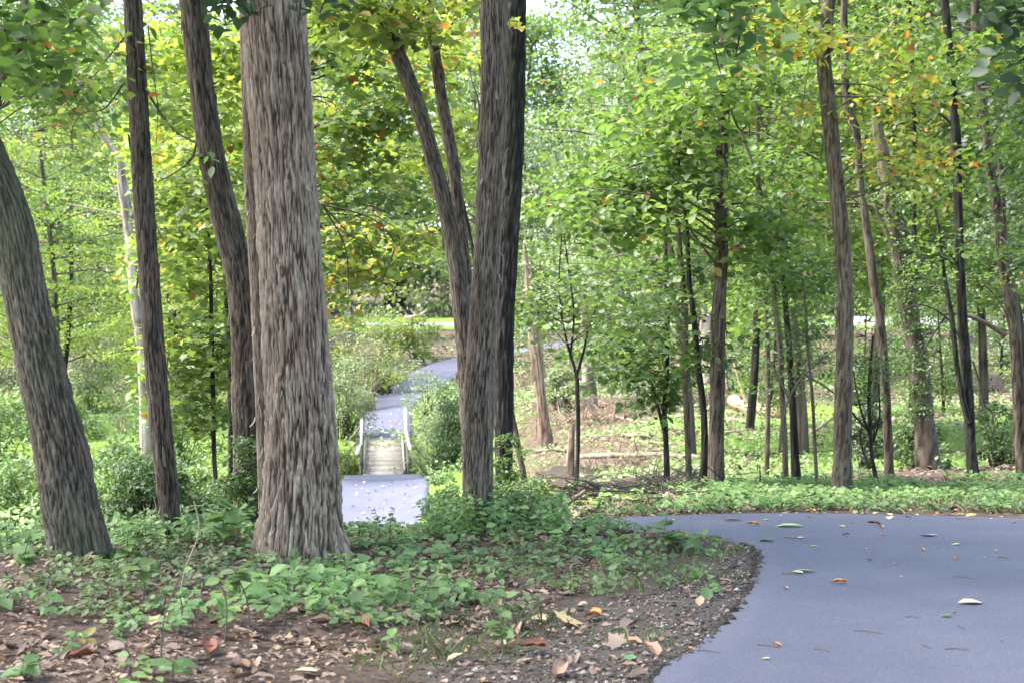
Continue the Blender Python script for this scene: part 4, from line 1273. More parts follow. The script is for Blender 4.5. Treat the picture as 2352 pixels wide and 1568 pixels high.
for u, D, key, sc in [(-60, 66, 'U2', 1.0), (90, 92, 'U3', 1.15), (190, 100, 'U1', 1.1), (300, 84, 'U3', .9), (420, 72, 'U2', 1.0), (540, 88, 'U2', 1.1), (-160, 90, 'U3', 1.2), (600, 76, 'U2', 1.0),
                      (1225, 84, 'U1', 1.0), (1480, 92, 'U1', .9), (1390, 120, 'U3', 1.0), (1700, 84, 'U3', .95), (1600, 100, 'U1', .9), (1860, 86, 'U3', .9), (1990, 58, 'U3', .8), (2170, 60, 'U3', .8), (2300, 76, 'U1', .9), (2420, 56, 'U3', .9), (1760, 52, 'U3', .75), (2080, 100, 'U1', 1.0), (2240, 110, 'U3', 1.0)]:
    plant_tree(key, u, D, sc, place_label('small understorey tree', u), gu)

CT = model_tree(131, 17, 6.2, 7.5, .22, 150, 1.3, 75, .20, 'green', 'grey', 2)  # model for unseen trees added around the camera to shade the near path
MOD['CT'] = CT
for x, D in [(7.8, 5), (-7.5, 3), (6.5, -6), (-5.5, -7), (.5, -11), (8.5, 13.5), (-8.5, 11), (13, 20), (15, 9), (12, -1), (-12, -3)]:
    plant_tree('CT', 1176 + x / D * F, D, random.uniform(.92, 1.1), 'unseen tall tree added outside the view so its canopy shades the path', 'unseen canopy trees added to shade the bend')
# ---- middle-distance maples filling the gaps between the near trunks
tree('spreading maple right of the widest trunk, drooping sprays touched with orange', [(690, 1120, 20), (690, 900, 20), (685, 700, 19), (680, 500, 18), (690, 300, 16), (700, 100, 14), (705, 0, 12)], 27, 'dark', 12, .2, .1, (3, 1), 51, .1, 0, 11, leaf_m='autumn', over=(10,),
     blobs=[(800, 60, 26.5, 120, 90, 26, .45, 34, 0.134, 'maple', 1.2, -.05), (880, 230, 26, 110, 90, 22, .45, 34, 0.134, 'maple', 1.2, -.05), (790, 330, 26, 80, 110, 20, .42, 31, 0.134, 'maple', 1.2, -.05), (850, 560, 26, 110, 60, 20, .42, 31, 0.134, 'maple', 1.2, .1), (790, 640, 26, 60, 70, 8, .36, 24, 0.134, 'maple', 1, .1), (940, 430, 26.5, 70, 60, 8, .42, 24, 0.134, 'maple', 1, 0)])
tree('yellow-green maple filling the gap between the V-shaped tree and the maple beside it', [(1100, 1080, 10), (1100, 900, 11), (1098, 740, 10), (1090, 600, 9), (1050, 400, 8), (1020, 200, 7)], 34, 'dark', 10, .2, .1, (3, 1), 52, .1, 0, 11, leaf_m='yellowgreen', cont=False,
     blobs=[(960, 120, 34, 110, 90, 20, .55, 37, 0.151, 'maple', 1.5, 0), (1040, 300, 34, 80, 110, 16, .5, 31, 0.151, 'maple', 1.5, 0), (900, 330, 35, 90, 90, 14, .5, 31, 0.151, 'maple', 1.5, 0), (930, 560, 35, 80, 60, 10, .5, 31, 0.151, 'maple', 1.5, 0)])
tree('bright yellow-green maple behind the two dark trunks left of the widest tree', [(530, 1120, 12), (528, 900, 12), (520, 700, 12), (515, 500, 11), (500, 300, 10), (480, 100, 9), (470, 0, 8)], 26, 'dark', 10, .2, .1, (3, 1), 53, .1, 0, 11, leaf_m='yellowgreen', over=(10,),
     blobs=[(400, 120, 26, 120, 100, 28, .45, 34, 0.134, 'maple', 1.2, -.05), (380, 290, 26, 80, 80, 16, .45, 31, 0.134, 'maple', 1.1, 0), (540, 420, 26, 70, 160, 22, .42, 31, 0.134, 'maple', 1.1, 0), (540, 180, 26, 60, 120, 16, .42, 31, 0.134, 'maple', 1.1, 0), (400, 560, 26, 60, 90, 10, .42, 31, 0.134, 'maple', 1, .15)])
tree('leafy tree at the left edge with sprays hanging over the leaning trunk', [(-60, 1240, 16), (-50, 900, 16), (-30, 600, 15), (-10, 300, 14), (10, 100, 12), (20, 0, 10)], 22, 'dark', 10, .2, .1, (3, 1), 54, .1, 0, 11, leaf_m='green', over=(10,),
     blobs=[(120, 60, 21, 170, 80, 22, .42, 27, 0.134, 'oval', 1.2, .1), (200, 210, 21.5, 130, 80, 14, .42, 24, 0.134, 'oval', 1.1, .25), (60, 190, 21, 110, 70, 12, .42, 24, 0.134, 'oval', 1.1, .1)])
tree('green tree with layered sprays behind the tall straight grey-brown tree', [(1760, 1130, 12), (1764, 900, 12), (1760, 700, 12), (1745, 500, 11), (1740, 300, 10), (1735, 100, 9), (1730, 0, 8)], 31, 'grey', 10, .2, .1, (3, 1), 55, .1, 0, 12, leaf_m='green', over=(10,),
     blobs=[(1700, 80, 31, 130, 90, 22, .5, 31, 0.151, 'oval', 1.5, .1), (1800, 230, 31, 130, 90, 22, .5, 31, 0.151, 'oval', 1.5, .15), (1500, 130, 31, 110, 70, 12, .5, 27, 0.151, 'oval', 1.5, 0), (1830, 380, 31, 100, 80, 14, .5, 31, 0.151, 'oval', 1.5, .1), (1720, 700, 31, 80, 70, 12, .45, 31, 0.134, 'oval', 1.2, -.1)])
tree('orange-tinged leafy tree between the slender leaning tree and the dark bowed one', [(2090, 1100, 12), (2095, 800, 12), (2100, 500, 11), (2100, 250, 10), (2090, 50, 8), (2090, -20, 8)], 33, 'dark', 10, .2, .1, (3, 1), 56, .1, 0, 12, leaf_m='autumn', over=(10,),
     blobs=[(2060, 80, 33, 130, 100, 24, .5, 34, 0.151, 'oval', 1.5, .05), (2130, 240, 33, 130, 90, 22, .5, 31, 0.143, 'oval', 1.5, .12), (2040, 330, 33, 100, 60, 12, .5, 31, 0.143, 'oval', 1.3, .05), (2120, 430, 33, 110, 60, 12, .5, 31, 0.134, 'oval', 1.3, .0)])
tree('dark green leafy tree in the top right corner', [(2420, 1110, 16), (2415, 800, 16), (2400, 500, 15), (2390, 200, 13), (2380, 0, 11)], 28, 'dark', 10, .2, .1, (3, 1), 57, .1, 0, 12, leaf_m='dark', over=(10,),
     blobs=[(2310, 60, 27.5, 130, 90, 24, .45, 37, 0.143, 'oval', 1.4, .1), (2330, 230, 27.5, 90, 90, 14, .45, 34, 0.143, 'oval', 1.3, .15), (2340, 480, 27.5, 80, 130, 16, .45, 60, .10, 'quad', 1.3, .2)])
None and tree('near branchlet tree whose bluish leaves hang at the top centre right', [(1290, 1160, 0.1), (1290, 1150, 0.1)], 19, 'twig', 6, .2, .1, (3, 1), 58, 0, 0, 1, leaf_m='plant', cont=False) if False else None

# ------------------------------------------------------------------ shrubs
def shrub(label, u, v, w, h, mat='bush', leaf=.07, n=2200, D=None, stems=7, group=None, seed=None, kind='oval', stemmat='twig', cat='shrub', name='shrub', sparse=1.0, shift=0.0):
    seed = seed or int(u * 7 + v)
    rs = np.random.default_rng(seed)
    if D is None:
        b = hit(u, v, 8)
    else:
        x = P(u, v, D)[0]
        b = np.array([x, D, float(zt(x, D))])
    W, H = w * b[1] / F, h * b[1] / F
    gt, gl = Geo(), Geo()
    npad = max(8, int(n / 70))
    for k in range(npad):
        a = rs.random() * 2 * math.pi
        hh = rs.random() ** .75
        q = W / 2 * (math.sin(math.pi * (.12 + .8 * hh)) ** .5) * rs.random() ** .5 * rs.uniform(.8, 1.25)
        pc = b + np.array([q * math.cos(a), q * math.sin(a), H * hh * rs.uniform(.85, 1.1)])
        pr = .17 * (W + H) / 2 * rs.uniform(.6, 1.4)
        m = int(n / npad * rs.uniform(.6, 1.4) * sparse)
        pp = pad_points(pc, pr, m, .7, .2)
        pp[:, 2] = np.maximum(pp[:, 2], b[2] + .02)
        rn = np.clip(rs.beta(2, 2, m) * .8 + rs.normal(0.05 + shift, .15), 0, 1)
        leaves(gl, pp, leaf * rs.uniform(.6, 1.3, m), kind, (0, -.15, 1), .75, (pp - pc) + [0, 0, -.2 * pr], rn)
        if k < stems * 4:
            st = b + np.array([rs.normal(0, .08 * W), rs.normal(0, .08 * W), -.08])
            md = (st + pc) / 2 + np.array([0, 0, .08 * H])
            gt.tube([st, md, pc], [.010 + .006 * H, .007 + .003 * H, .003], 4, False, n=7, att=.5)
    root = thing(name, label, cat, b, group)
    gt.build('stem', B[stemmat], root, b)
    gl.build('foliage', G[mat], root, b)
    return root

shrub('dense dark green small-leaved shrub around the foot of the slender dark tree', 330, 1235, 230, 190, 'bush', .045, 6500, 14.6, 10, shift=-.05)
shrub('airy green shrub at the foot of the dark tree beside the widest trunk', 470, 1225, 170, 150, 'bush', .045, 4200, 15.2, 9)
shrub('bright yellow-green shrub at the left edge beyond the leaning tree', 30, 1270, 190, 230, 'yellowgreen', .08, 3600, 20, 8)
shrub('vine-covered yellow-green mound left of the slender dark tree', 270, 1120, 190, 170, 'swamp', .10, 4200, 40, 5)
shrub('round yellow-green thicket left of the leaning tree in the hollow', 60, 1150, 230, 150, 'swamp', .10, 4200, 38, 5)
shrub('green thicket between the slender dark tree and the maple sapling', 440, 1130, 150, 160, 'bush', .09, 3600, 34, 5)
shrub('light green vine-hung mound behind the slender dark tree', 400, 1040, 240, 120, 'swamp', .12, 3600, 55, 5)
shrub('silvery pale green shrub on the left bank above the vine-covered mound', 205, 925, 120, 115, 'pale', .14, 2400, 76, 5)
shrub('dark green thicket at the left edge high on the bank', 40, 890, 190, 130, 'dark', .16, 3200, 88, 5, shift=.2)
shrub('broad mid-green thicket on the bank above the silvery shrub', 260, 830, 250, 120, 'bush', .16, 3600, 96, 5)
shrub('deep green thicket behind the bleached leaning tree', 430, 880, 170, 120, 'bush', .16, 2800, 86, 5)
shrub('leafy shrub low at the left edge of the hollow', -20, 1050, 240, 150, 'bush', .12, 3200, 56, 5)
shrub('silvery willow-like shrub crowding the left side of the footbridge', 795, 985, 110, 170, 'pale', .13, 3800, 65, 7, kind='long')
shrub('low green and orange-specked shrub beside the left handrail', 790, 1095, 90, 90, 'autumn', .10, 2000, 59, 5)
shrub('yellow-green arching shrub above the bend of the far path', 880, 915, 170, 190, 'yellowgreen', .15, 3000, 80, 9, sparse=.9)
shrub('tall pale shrub arching toward the bridge from the left bank of the far path', 835, 940, 150, 230, 'pale', .13, 2600, 74, 12, kind='long', stemmat='deadwood', sparse=.9)
shrub('yellow shrub beside the far path where it turns uphill', 960, 830, 130, 90, 'yellowgreen', .17, 2400, 95, 6, shift=.1)
shrub('grey-twigged pale shrub hanging over the left bank behind the widest trunk', 810, 860, 130, 180, 'pale', .15, 2000, 84, 10, kind='long', stemmat='deadwood', sparse=.8)
shrub('tall bright green bush crowding the right handrail of the footbridge', 1000, 1085, 110, 190, 'pale', .11, 4600, 60, 7, kind='long', shift=.1)
shrub('green leafy bush left of the tall dark grey tree at bridge height', 1040, 1075, 90, 190, 'bush', .11, 3200, 57, 6)
shrub('drooping pale spray of leaves over the right edge of the far path', 985, 960, 120, 110, 'pale', .12, 1800, 68, 7, kind='long')
shrub('low yellow-green weeds at the right edge of the lower path', 1015, 1190, 75, 85, 'swamp', .09, 2200, 44, 6)
shrub('green weeds hiding the foot of the tall dark grey tree from behind', 1060, 1200, 90, 70, 'bush', .07, 2200, 30, 6)
shrub('feathery yellow-green bush right of the nearly black tree', 1196, 1150, 150, 85, 'bush', .05, 2200, 19.0, 30, kind='long', shift=.1)
shrub('green shrub across the path right of the pinkish dead trunk', 1285, 960, 90, 90, 'pale', .13, 1600, 68, 6)
for u, v, w, h, m, n in [(1440, 900, 170, 60, 'far', 1500), (1560, 905, 110, 60, 'bush', 1400), (1700, 900, 150, 110, 'bush', 2400), (1790, 850, 130, 90, 'far', 1800), (1960, 930, 130, 90, 'bush', 1800), (2190, 900, 140, 110, 'bush', 2000), (2310, 850, 120, 90, 'far', 1800), (2060, 860, 120, 100, 'bush', 1600), (1360, 850, 130, 70, 'far', 1400), (1510, 830, 130, 60, 'far', 1400),
                         (2400, 950, 150, 110, 'bush', 1800), (640, 900, 150, 120, 'bush', 2000), (560, 1000, 150, 100, 'bush', 2000), (130, 1010, 180, 90, 'swamp', 2000)]:
    shrub(place_label('loose green bank shrub', u), u, v, w, h, m, .14, n, None, 6, 'shrubs scattered over the far bank')
shrub('dark leafy shrub under the thick leaning tree at right', 2110, 1060, 150, 120, 'bush', .08, 2600, 30, 8)
shrub('dark twiggy shrub between the twisted sapling and the tall straight tree', 1985, 1010, 110, 150, 'dark', .08, 1700, 29, 9, shift=.1)
shrub('wispy dark shrub at the right edge beyond the dark bowed tree', 2290, 1040, 120, 170, 'bush', .08, 1800, 30, 9)
shrub('dry twiggy shrub with few leaves bare on the left bank', 280, 980, 70, 150, 'litter', .08, 120, 66, 14, stemmat='deadwood', name='dead_shrub', cat='dead shrub')
# ------------------------------------------------------------------ ground cover
def scatter(n, x0, x1, y0, y1):
    return RNG.uniform(x0, x1, n), RNG.uniform(y0, y1, n)

def plants(g, x, y, hgt, lf, nleaf=6, kind='oval', stem_g=None, shift=0.0):
    z = zt(x, y)
    for i in range(len(x)):
        h = hgt[i] * RNG.uniform(.6, 1.25)
        m = RNG.integers(max(2, nleaf - 3), nleaf + 3)
        a = RNG.random(m) * 6.283
        t = RNG.uniform(.45, 1.0, m)
        q = lf * RNG.uniform(.15, .6, m)
        lean = RNG.normal(0, .15, 2) * h
        px = x[i] + lean[0] * t + np.cos(a) * q
        py = y[i] + lean[1] * t + np.sin(a) * q
        pz = z[i] + h * t
        tone = RNG.normal(.48 + shift, .14)
        leaves(g, np.stack([px, py, pz], 1), lf * RNG.uniform(.6, 1.3, m), kind, (0, -.25, 1), .30, np.stack([np.cos(a), np.sin(a), np.full(m, -.12)], 1), np.clip(tone + RNG.normal(0, .12, m), 0, 1))
        if stem_g is not None:
            stem_g.tube([[x[i], y[i], z[i] - .02], [x[i] + lean[0], y[i] + lean[1], z[i] + h]], [.003, .0018], 3, False, att=.6)

gP, gS = Geo(), Geo()
x, y = scatter(11500, -7.5, 4.2, 5.6, 16.0)
u, v = to_uv(x, y, zt(x, y))
pd_ = path_dist(x, y)
clump = fbm(x * 1.3, y * 1.3, 0, 51, 3)
dens = .66 * smooth(.47, .60, clump + .22 * smooth(1440, 1330, v) - .16 * smooth(1400, 1500, v) + .10 * smooth(1290, 1240, v))
dens *= np.where(u < 700, smooth(1540, 1370, v) * .60 + .34, smooth(1560, 1420, v) * .85 + .22)
edge_u = np.interp(v, [1230, 1300, 1400, 1500, 1568], [1640, 1500, 1250, 950, 800])
dens *= np.where((u > edge_u), .12 + .5 * smooth(250, 0, u - edge_u) * .5, 1)
dens *= smooth(.10, .35, pd_)
dens *= 1 - .6 * smooth(1230, 1300, u) * smooth(1262, 1235, v)
keep = (RNG.random(len(x)) < dens) & (v < 1640) & (u > -120) & (np.hypot(x + 1.66, y - 12.4) > .45) & (pd_ > .1)
x, y, v = x[keep], y[keep], v[keep]
hg = np.interp(v, [1180, 1260, 1400, 1568], [.07, .08, .11, .08])
lowz = smooth(760, 800, u[keep]) * smooth(1020, 980, u[keep]) * smooth(1290, 1250, v)
hg = hg * (1 - .4 * lowz)
big = RNG.random(len(x)) < .22
alt = fbm(x * .8 + 9, y * .8, 0, 57, 3) + RNG.normal(0, .06, len(x)) > .54
gQ = Geo()
plants(gQ, x[alt], y[alt], hg[alt], .055, 7, 'oval', gS)
big &= ~alt
plants(gP, x[~big & ~alt], y[~big & ~alt], hg[~big & ~alt], .062, 6, 'oval', gS)
o = gQ.build('ground_plants', G['bush'])
tag(o, 'small brighter green plants in patches among the pale broad-leaved ones', 'ground plants', kind='stuff')
plants(gP, x[big], y[big], hg[big] * 1.25, .105, 6, 'oval', gS, .02)
# taller weeds along the rim of the ledge
x, y = scatter(700, -7.5, 1.2, 12.9, 14.6)
pd_ = path_dist(x, y)
k = (pd_ > .15) & (RNG.random(len(x)) < .75) & (np.hypot(x + 1.66, y - 12.4) > .5)
plants(gP, x[k], y[k], np.full(k.sum(), .11), .06, 7, 'oval', gS)
x, y = scatter(150, -.75, .5, 12.9, 14.3)
k = path_dist(x, y) > .1
plants(gP, x[k], y[k], np.full(k.sum(), .26), .06, 12, 'oval', gS)
x, y = scatter(330, -6.8, -2.3, 12.6, 14.4)
plants(gP, x, y, np.full(330, .24), .07, 10, 'oval', gS, -.05)
o = gP.build('ground_plants', G['plant'])
tag(o, 'low broad-leaved green plants carpeting the ledge around the near trunks', 'ground plants', kind='stuff')
o = gS.build('plant_stems', B['thin'])
tag(o, 'thin brown stems of the low green plants on the ledge', 'plant stems', kind='stuff')

# strip of weeds beyond the bend
gW = Geo()
x, y = scatter(12000, -.5, 16, 16.2, 27)
pd_ = path_dist(x, y)
cl = fbm(x * .9, y * .9, 0, 61, 3)
u, v = to_uv(x, y, zt(x, y))
dens = smooth(.42, .56, cl + .07 * smooth(1300, 1700, u)) * np.where(u < 1560, .12, .5) * smooth(.05, .4, pd_)
k = (RNG.random(len(x)) < dens) & (pd_ > .06) & (u < 2480)
plants(gW, x[k], y[k], np.where(u[k] > 1600, .10, .06) + .07 * RNG.random(k.sum()), .085, 6, 'oval', None, -.05)
gV = Geo()
x, y = scatter(5000, -.5, 16, 16.1, 25)
u, v = to_uv(x, y, zt(x, y))
k = (path_dist(x, y) > .08) & (RNG.random(len(x)) < np.where(u < 1560, .15, .6)) & (u < 2480)
plants(gV, x[k], y[k], .07 + .10 * RNG.random(k.sum()), .05, 8, 'oval', None, .1)
o = gV.build('weeds', G['bush'])
tag(o, 'smaller yellow-green weeds mixed into the strip beyond the path bend', 'weeds', kind='stuff')
o = gW.build('weeds', G['plant'])
tag(o, 'green weeds growing between the path bend and the tree row', 'weeds', kind='stuff')

# herbs filling the hollow
gH = Geo()
def herb(n, x0, x1, y0, y1, size, hmax, fdens, gg=gH, shift=0, kind='quad', tilt=.45):
    x, y = scatter(n, x0, x1, y0, y1)
    k = RNG.random(n) < fdens(x, y)
    x, y = x[k], y[k]
    pd_ = path_dist(x, y) if len(x) < 90000 else np.full(len(x), 9.)
    k = pd_ > .25
    x, y = x[k], y[k]
    md = fbm(x * .55, y * .55, 0, 71, 3)
    h = hmax * smooth(.35, .75, md) * RNG.random(len(x)) ** .7 + .04
    z = zt(x, y) + h
    tone = np.clip(.45 + shift + (md - .5) * .9 + RNG.normal(0, .14, len(x)), 0, 1)
    leaves(gg, np.stack([x, y, z], 1), size * RNG.uniform(.6, 1.3, len(x)) * np.interp(y, [25, 70], [.75, 1.25]), kind, (0, -.25, 1), tilt, None, tone)
fr = lambda x, y: np.clip(smooth(.40, .54, fbm(x * .22, y * .22, 0, 81, 3)) * smooth(2, 6, x) * smooth(27, 33, y) * smooth(72, 60, y) + .0, 0, 1)
herb(42000, 1, 27, 27, 72, .12, .22, fr, shift=.05)
fl = lambda x, y: smooth(-2.3, -4, x + 0 * y) * smooth(17, 24, y) * (1 - .45 * smooth(70, 90, y)) * smooth(.28, .5, fbm(x * .25, y * .25, 0, 83, 3) + .08)
herb(90000, -42, -2, 17, 96, .15, .75, fl)
fm = lambda x, y: smooth(.38, .55, fbm(x * .3, y * .3, 0, 85, 3)) * smooth(52, 60, y) * .8
herb(20000, -3.2, 9, 36, 96, .13, .35, lambda x, y: smooth(.33, .5, fbm(x * .4, y * .4, 0, 86, 3)))
fb = lambda x, y: smooth(.46, .62, fbm(x * .16, y * .16, 0, 87, 3))
herb(30000, -30, 60, 66, 140, .22, .6, fb, shift=-.1)
o = gH.build('undergrowth', G['swamp'])
tag(o, 'bright green herbs filling the floor of the wet hollow', 'undergrowth', kind='stuff')

# leaf litter: curled brown leaves on the ledge
gL = Geo()
x, y = scatter(120000, -7.5, 4.5, 5.4, 16)
u, v = to_uv(x, y, zt(x, y))
pd_ = path_dist(x, y)
cl = fbm(x * 2, y * 2, 0, 91, 3)
edge_u = np.interp(v, [1230, 1300, 1400, 1500, 1568], [1640, 1500, 1250, 950, 800])
dens = (.35 + .65 * smooth(.42, .6, cl)) * np.where(u > edge_u, .16, .75) * np.where(v < 1380, .7, 1)
k = (RNG.random(len(x)) < dens) & (pd_ > -.04) & (u > -150) & (v < 1700)
x, y = x[k], y[k]
n = len(x)
sz = np.where(RNG.random(n) < .09, RNG.uniform(.055, .13, n), RNG.uniform(.012, .055, n))
curl = sz > .045
z = zt(x, y)
kk = RNG.random(n)
for kd, m_ in (('crisp', curl & (kk < .5)), ('maple', curl & (kk > .93)), ('oval', curl & (kk >= .5) & (kk <= .93))):
    leaves(gL, np.stack([x, y, z + .012 + .06 * sz], 1)[m_], sz[m_] * (1 if kd != 'maple' else 1.05), kd, None, .28, rnd=np.clip(RNG.beta(1.6, 1.1, m_.sum()), 0, 1))
leaves(gL, np.stack([x, y, z + .010 + RNG.random(n) * .012], 1)[~curl], sz[~curl], 'quad', None, .35, aspect=1.1, rnd=np.clip(RNG.beta(1.9, 1.1, (~curl).sum()), 0, 1))
x, y = scatter(14000, -.5, 14, 16.0, 26)
pd_ = path_dist(x, y)
k = (pd_ > -.08) & (RNG.random(len(x)) < np.where(pd_ < .5, 1, .5))
leaves(gL, np.stack([x, y, zt(x, y) + .03], 1)[k], RNG.uniform(.04, .12, k.sum()), 'crisp', None, .4)
for _ in range(1500):
    xx, yy = RNG.uniform(-6.5, 3), RNG.uniform(6, 14)
    if path_dist(xx, yy) < .2:
        continue
    a = RNG.random() * 6.28
    l = RNG.gamma(2, .05) + .04
    e = np.array([xx + l * math.cos(a), yy + l * math.sin(a)])
    gL.tube([[xx, yy, zt(xx, yy) + .012], [e[0], e[1], float(zt(e[0], e[1])) + .02]], [.0035, .002], 3, False, rnd=RNG.uniform(0, .8))
o = gL.build('leaf_litter', G['litter'])
tag(o, 'curled brown fallen leaves littering the forest floor of the ledge', 'leaf litter', kind='stuff')
gL = Geo()
for (n, x0, x1, y0, y1) in ((42000, -6, 45, 60, 118), (12000, -34, -5, 78, 120), (22000, 1, 26, 27, 64)):
    x, y = scatter(n, x0, x1, y0, y1)
    k = (RNG.random(n) < smooth(.36, .56, fbm(x * .22 + 7, y * .22, 0, 93, 3))) & (path_dist(x, y) > .1)
    leaves(gL, np.stack([x, y, zt(x, y) + .05], 1)[k], RNG.uniform(.12, .26, k.sum()) * np.interp(y[k], [30, 90], [.6, 1.1]), 'quad', None, .4)
o = gL.build('leaf_litter', G['litter_far'])
tag(o, 'pale brown fallen leaves covering the bank across the hollow', 'leaf litter', kind='stuff')

# gravel along the asphalt edge
gG = Geo()
OC = np.array([[1, 0, 0], [-1, 0, 0], [0, 1, 0], [0, -1, 0], [0, 0, 1], [0, 0, -1]], float)
OF = np.array([[0, 2, 4], [2, 1, 4], [1, 3, 4], [3, 0, 4], [2, 0, 5], [1, 2, 5], [3, 1, 5], [0, 3, 5]])
x, y = scatter(110000, -3.5, 3.9, 5.5, 13.8)
pd_ = path_dist(x, y)
cl = fbm(x * 2.5, y * 2.5, 0, 95, 3)
w_ = np.interp(y, [6, 9, 11, 12.5, 14], [1.7, 1.2, .75, .35, .1])
dens = smooth(w_, w_ * .2, pd_) * (.25 + .75 * smooth(.4, .6, cl)) * (pd_ > .0)
k = RNG.random(len(x)) < dens
x, y = x[k], y[k]
ncr = 2200
cx2 = qL[RNG.integers(0, 330, ncr)] + RNG.normal(0, .016, (ncr, 2))
cx2 = cx2[(cx2[:, 1] > 5.5) & (cx2[:, 1] < 14)]
x, y = np.r_[x, cx2[:, 0]], np.r_[y, cx2[:, 1]]
n = len(x)
crumb = np.arange(n) >= n - len(cx2)
s = RNG.gamma(2.0, .0028, n) + .003 + .001 * crumb
ang = RNG.random((n, 1)) * 6.28
V = OC[None] * (1 + RNG.normal(0, .18, (n, 6, 1))) * s[:, None, None] * np.array([1.2, .95, .65])
R_ = np.stack([V[..., 0] * np.cos(ang) - V[..., 1] * np.sin(ang), V[..., 0] * np.sin(ang) + V[..., 1] * np.cos(ang), V[..., 2]], -1)
R_ += np.stack([x, y, np.where(crumb, z_base(x, y) + .008, zt(x, y)) + s * .35], 1)[:, None]
gG.add(R_.reshape(-1, 3), (OF[None] + (np.arange(n) * 6)[:, None, None]).reshape(-1, 3), np.repeat(np.where(crumb, .06 * RNG.random(n), RNG.beta(1.4, 2.2, n)), 8))
o = gG.build('gravel', M_gravel)
tag(o, 'grey and white gravel spilling along the inner edge of the asphalt', 'gravel', kind='stuff')

# grass tufts
gT = Geo()
def tuft(cx, cy, n, r, h, lean=.5):
    n = int(n * .7)
    h *= .8
    r *= 1.3
    a = RNG.random(n) * 6.283
    q = r * np.sqrt(RNG.random(n))
    x, y = cx + q * np.cos(a), cy + q * np.sin(a)
    d = np.stack([np.cos(a) * lean + RNG.normal(0, .2, n), np.sin(a) * lean + RNG.normal(0, .2, n), np.ones(n)], 1)
    nrm = np.stack([np.cos(a + 1.5), np.sin(a + 1.5), np.full(n, .25)], 1)
    leaves(gT, np.stack([x, y, zt(x, y)], 1), h * RNG.uniform(.5, 1.2, n), 'long', nrm, .35, d, None, .085)
for u, v, n, r, h in [(1650, 1275, 60, .20, .14), (1600, 1290, 60, .25, .12), (1560, 1330, 90, .35, .15), (1620, 1340, 50, .2, .13), (1500, 1350, 60, .3, .14), (1440, 1330, 60, .3, .14), (1180, 1440, 60, .22, .17), (1240, 1450, 60, .22, .15), (1060, 1480, 70, .25, .17), (1000, 1500, 70, .25, .16), (940, 1520, 50, .25, .15),
                      (1120, 1500, 40, .2, .13), (1430, 1470, 50, .16, .12), (1500, 1480, 30, .12, .10), (900, 1545, 50, .2, .13), (1310, 1425, 40, .2, .13), (1700, 1268, 40, .12, .12), (1580, 1260, 60, .3, .12), (1480, 1262, 70, .4, .14), (1400, 1280, 60, .4, .14), (1020, 1440, 40, .2, .16), (870, 1490, 40, .2, .14)]:
    p = hit(u, v, 6, 20)
    if path_dist(p[0], p[1]) > .08:
        tuft(p[0], p[1], n, r, h)
for k in range(170):
    xx, yy = RNG.uniform(1, 9), RNG.uniform(16.2, 18.4)
    if path_dist(xx, yy) > .05:
        tuft(xx, yy, 22, .16, .17)
o = gT.build('grass', G['grass'])
tag(o, 'fine green grass tufts along the gravelly path edge', 'grass', kind='stuff')

# shallow muddy pool in the swamp
xs_, ys_ = np.meshgrid(np.linspace(0, 1, 30), np.linspace(0, 1, 16))
a = np.linspace(0, 2 * math.pi, 48, endpoint=False)
pc = hit(1400, 1098, 20)
rad = .7 + .22 * np.sin(3 * a + 1) + .12 * np.sin(7 * a)
rim = np.stack([pc[0] + 2.6 * rad * np.cos(a), pc[1] + 3.2 * rad * np.sin(a), np.zeros(48)], 1)
zm = float(zt(pc[0], pc[1])) + .06
top = rim.copy(); top[:, 2] = zm
bot = rim.copy(); bot[:, 2] = zm - .5
V = np.vstack([top, bot, [[pc[0], pc[1], zm]]])
i = np.arange(48)
f3 = np.stack([i, (i + 1) % 48, np.full(48, 96)], 1)
f4 = np.stack([i, i + 48, (i + 1) % 48 + 48, (i + 1) % 48], 1)
o = link('mud_puddle', mesh_from('mud_puddle', V, [f3, f4], M_mud))
tag(o, 'dark wet mud pool in the green hollow by the small forked tree', 'mud', kind='structure')
# ------------------------------------------------------------------ logs, sticks, fallen leaves, seedlings
def log(label, pts, w, mat='log', name='fallen_log', cat='log', D=None, seg=14, lift=0.35, stubs=0, group=None, rough=.1):
    """pts: (u, v[, height above ground]) along the log, found on the ground"""
    W = []
    for p in pts:
        if D is None:
            q = hit(p[0], p[1], 6)
        else:
            q = P(p[0], p[1], D)
            q[2] = float(zt(q[0], q[1]))
        r = w * q[1] / F / 2
        q[2] += r * lift * 2 + (p[2] if len(p) > 2 else 0)
        W.append(q)
    W = np.array(W)
    r = w * W[:, 1].mean() / F / 2
    g = Geo()
    c = catmull(W, max(14, 6 * len(W)))
    c += np.stack([fbm(np.arange(len(c)) * .4, 0, 0, int(pts[0][0]) + k, 2) - .5 for k in range(3)], 1) * r * .9
    rad = r * np.linspace(1.08, .72, len(c)) * (1 + .12 * (RNG.random(len(c)) - .5))
    g.tube(c, rad, seg, True, att=.6, jit=.16)
    for _ in range(stubs):
        k = RNG.integers(2, len(c) - 2)
        d = RNG.normal(0, 1, 3)
        d[2] = abs(d[2]) + .3
        d /= np.linalg.norm(d)
        g.tube([c[k], c[k] + d * r * 4, c[k] + d * r * 7 + [0, 0, r]], [r * .4, r * .28, r * .1], 5, True, n=6, att=.5)
    b = W.mean(0)
    o = g.build(name, B[mat], None, b, True)
    tag(o, label, cat, group)
    return o
log('long pale fallen log lying across the hollow right of the small forked tree', [(1333, 1053), (1400, 1051), (1470, 1050), (1560, 1051), (1610, 1052)], 12, 'deadwood', stubs=2)
log('thick mossy rotten log lying on the leafy bank between the trunks', [(1682, 936), (1735, 950), (1790, 960)], 30, 'pinkish', stubs=3)
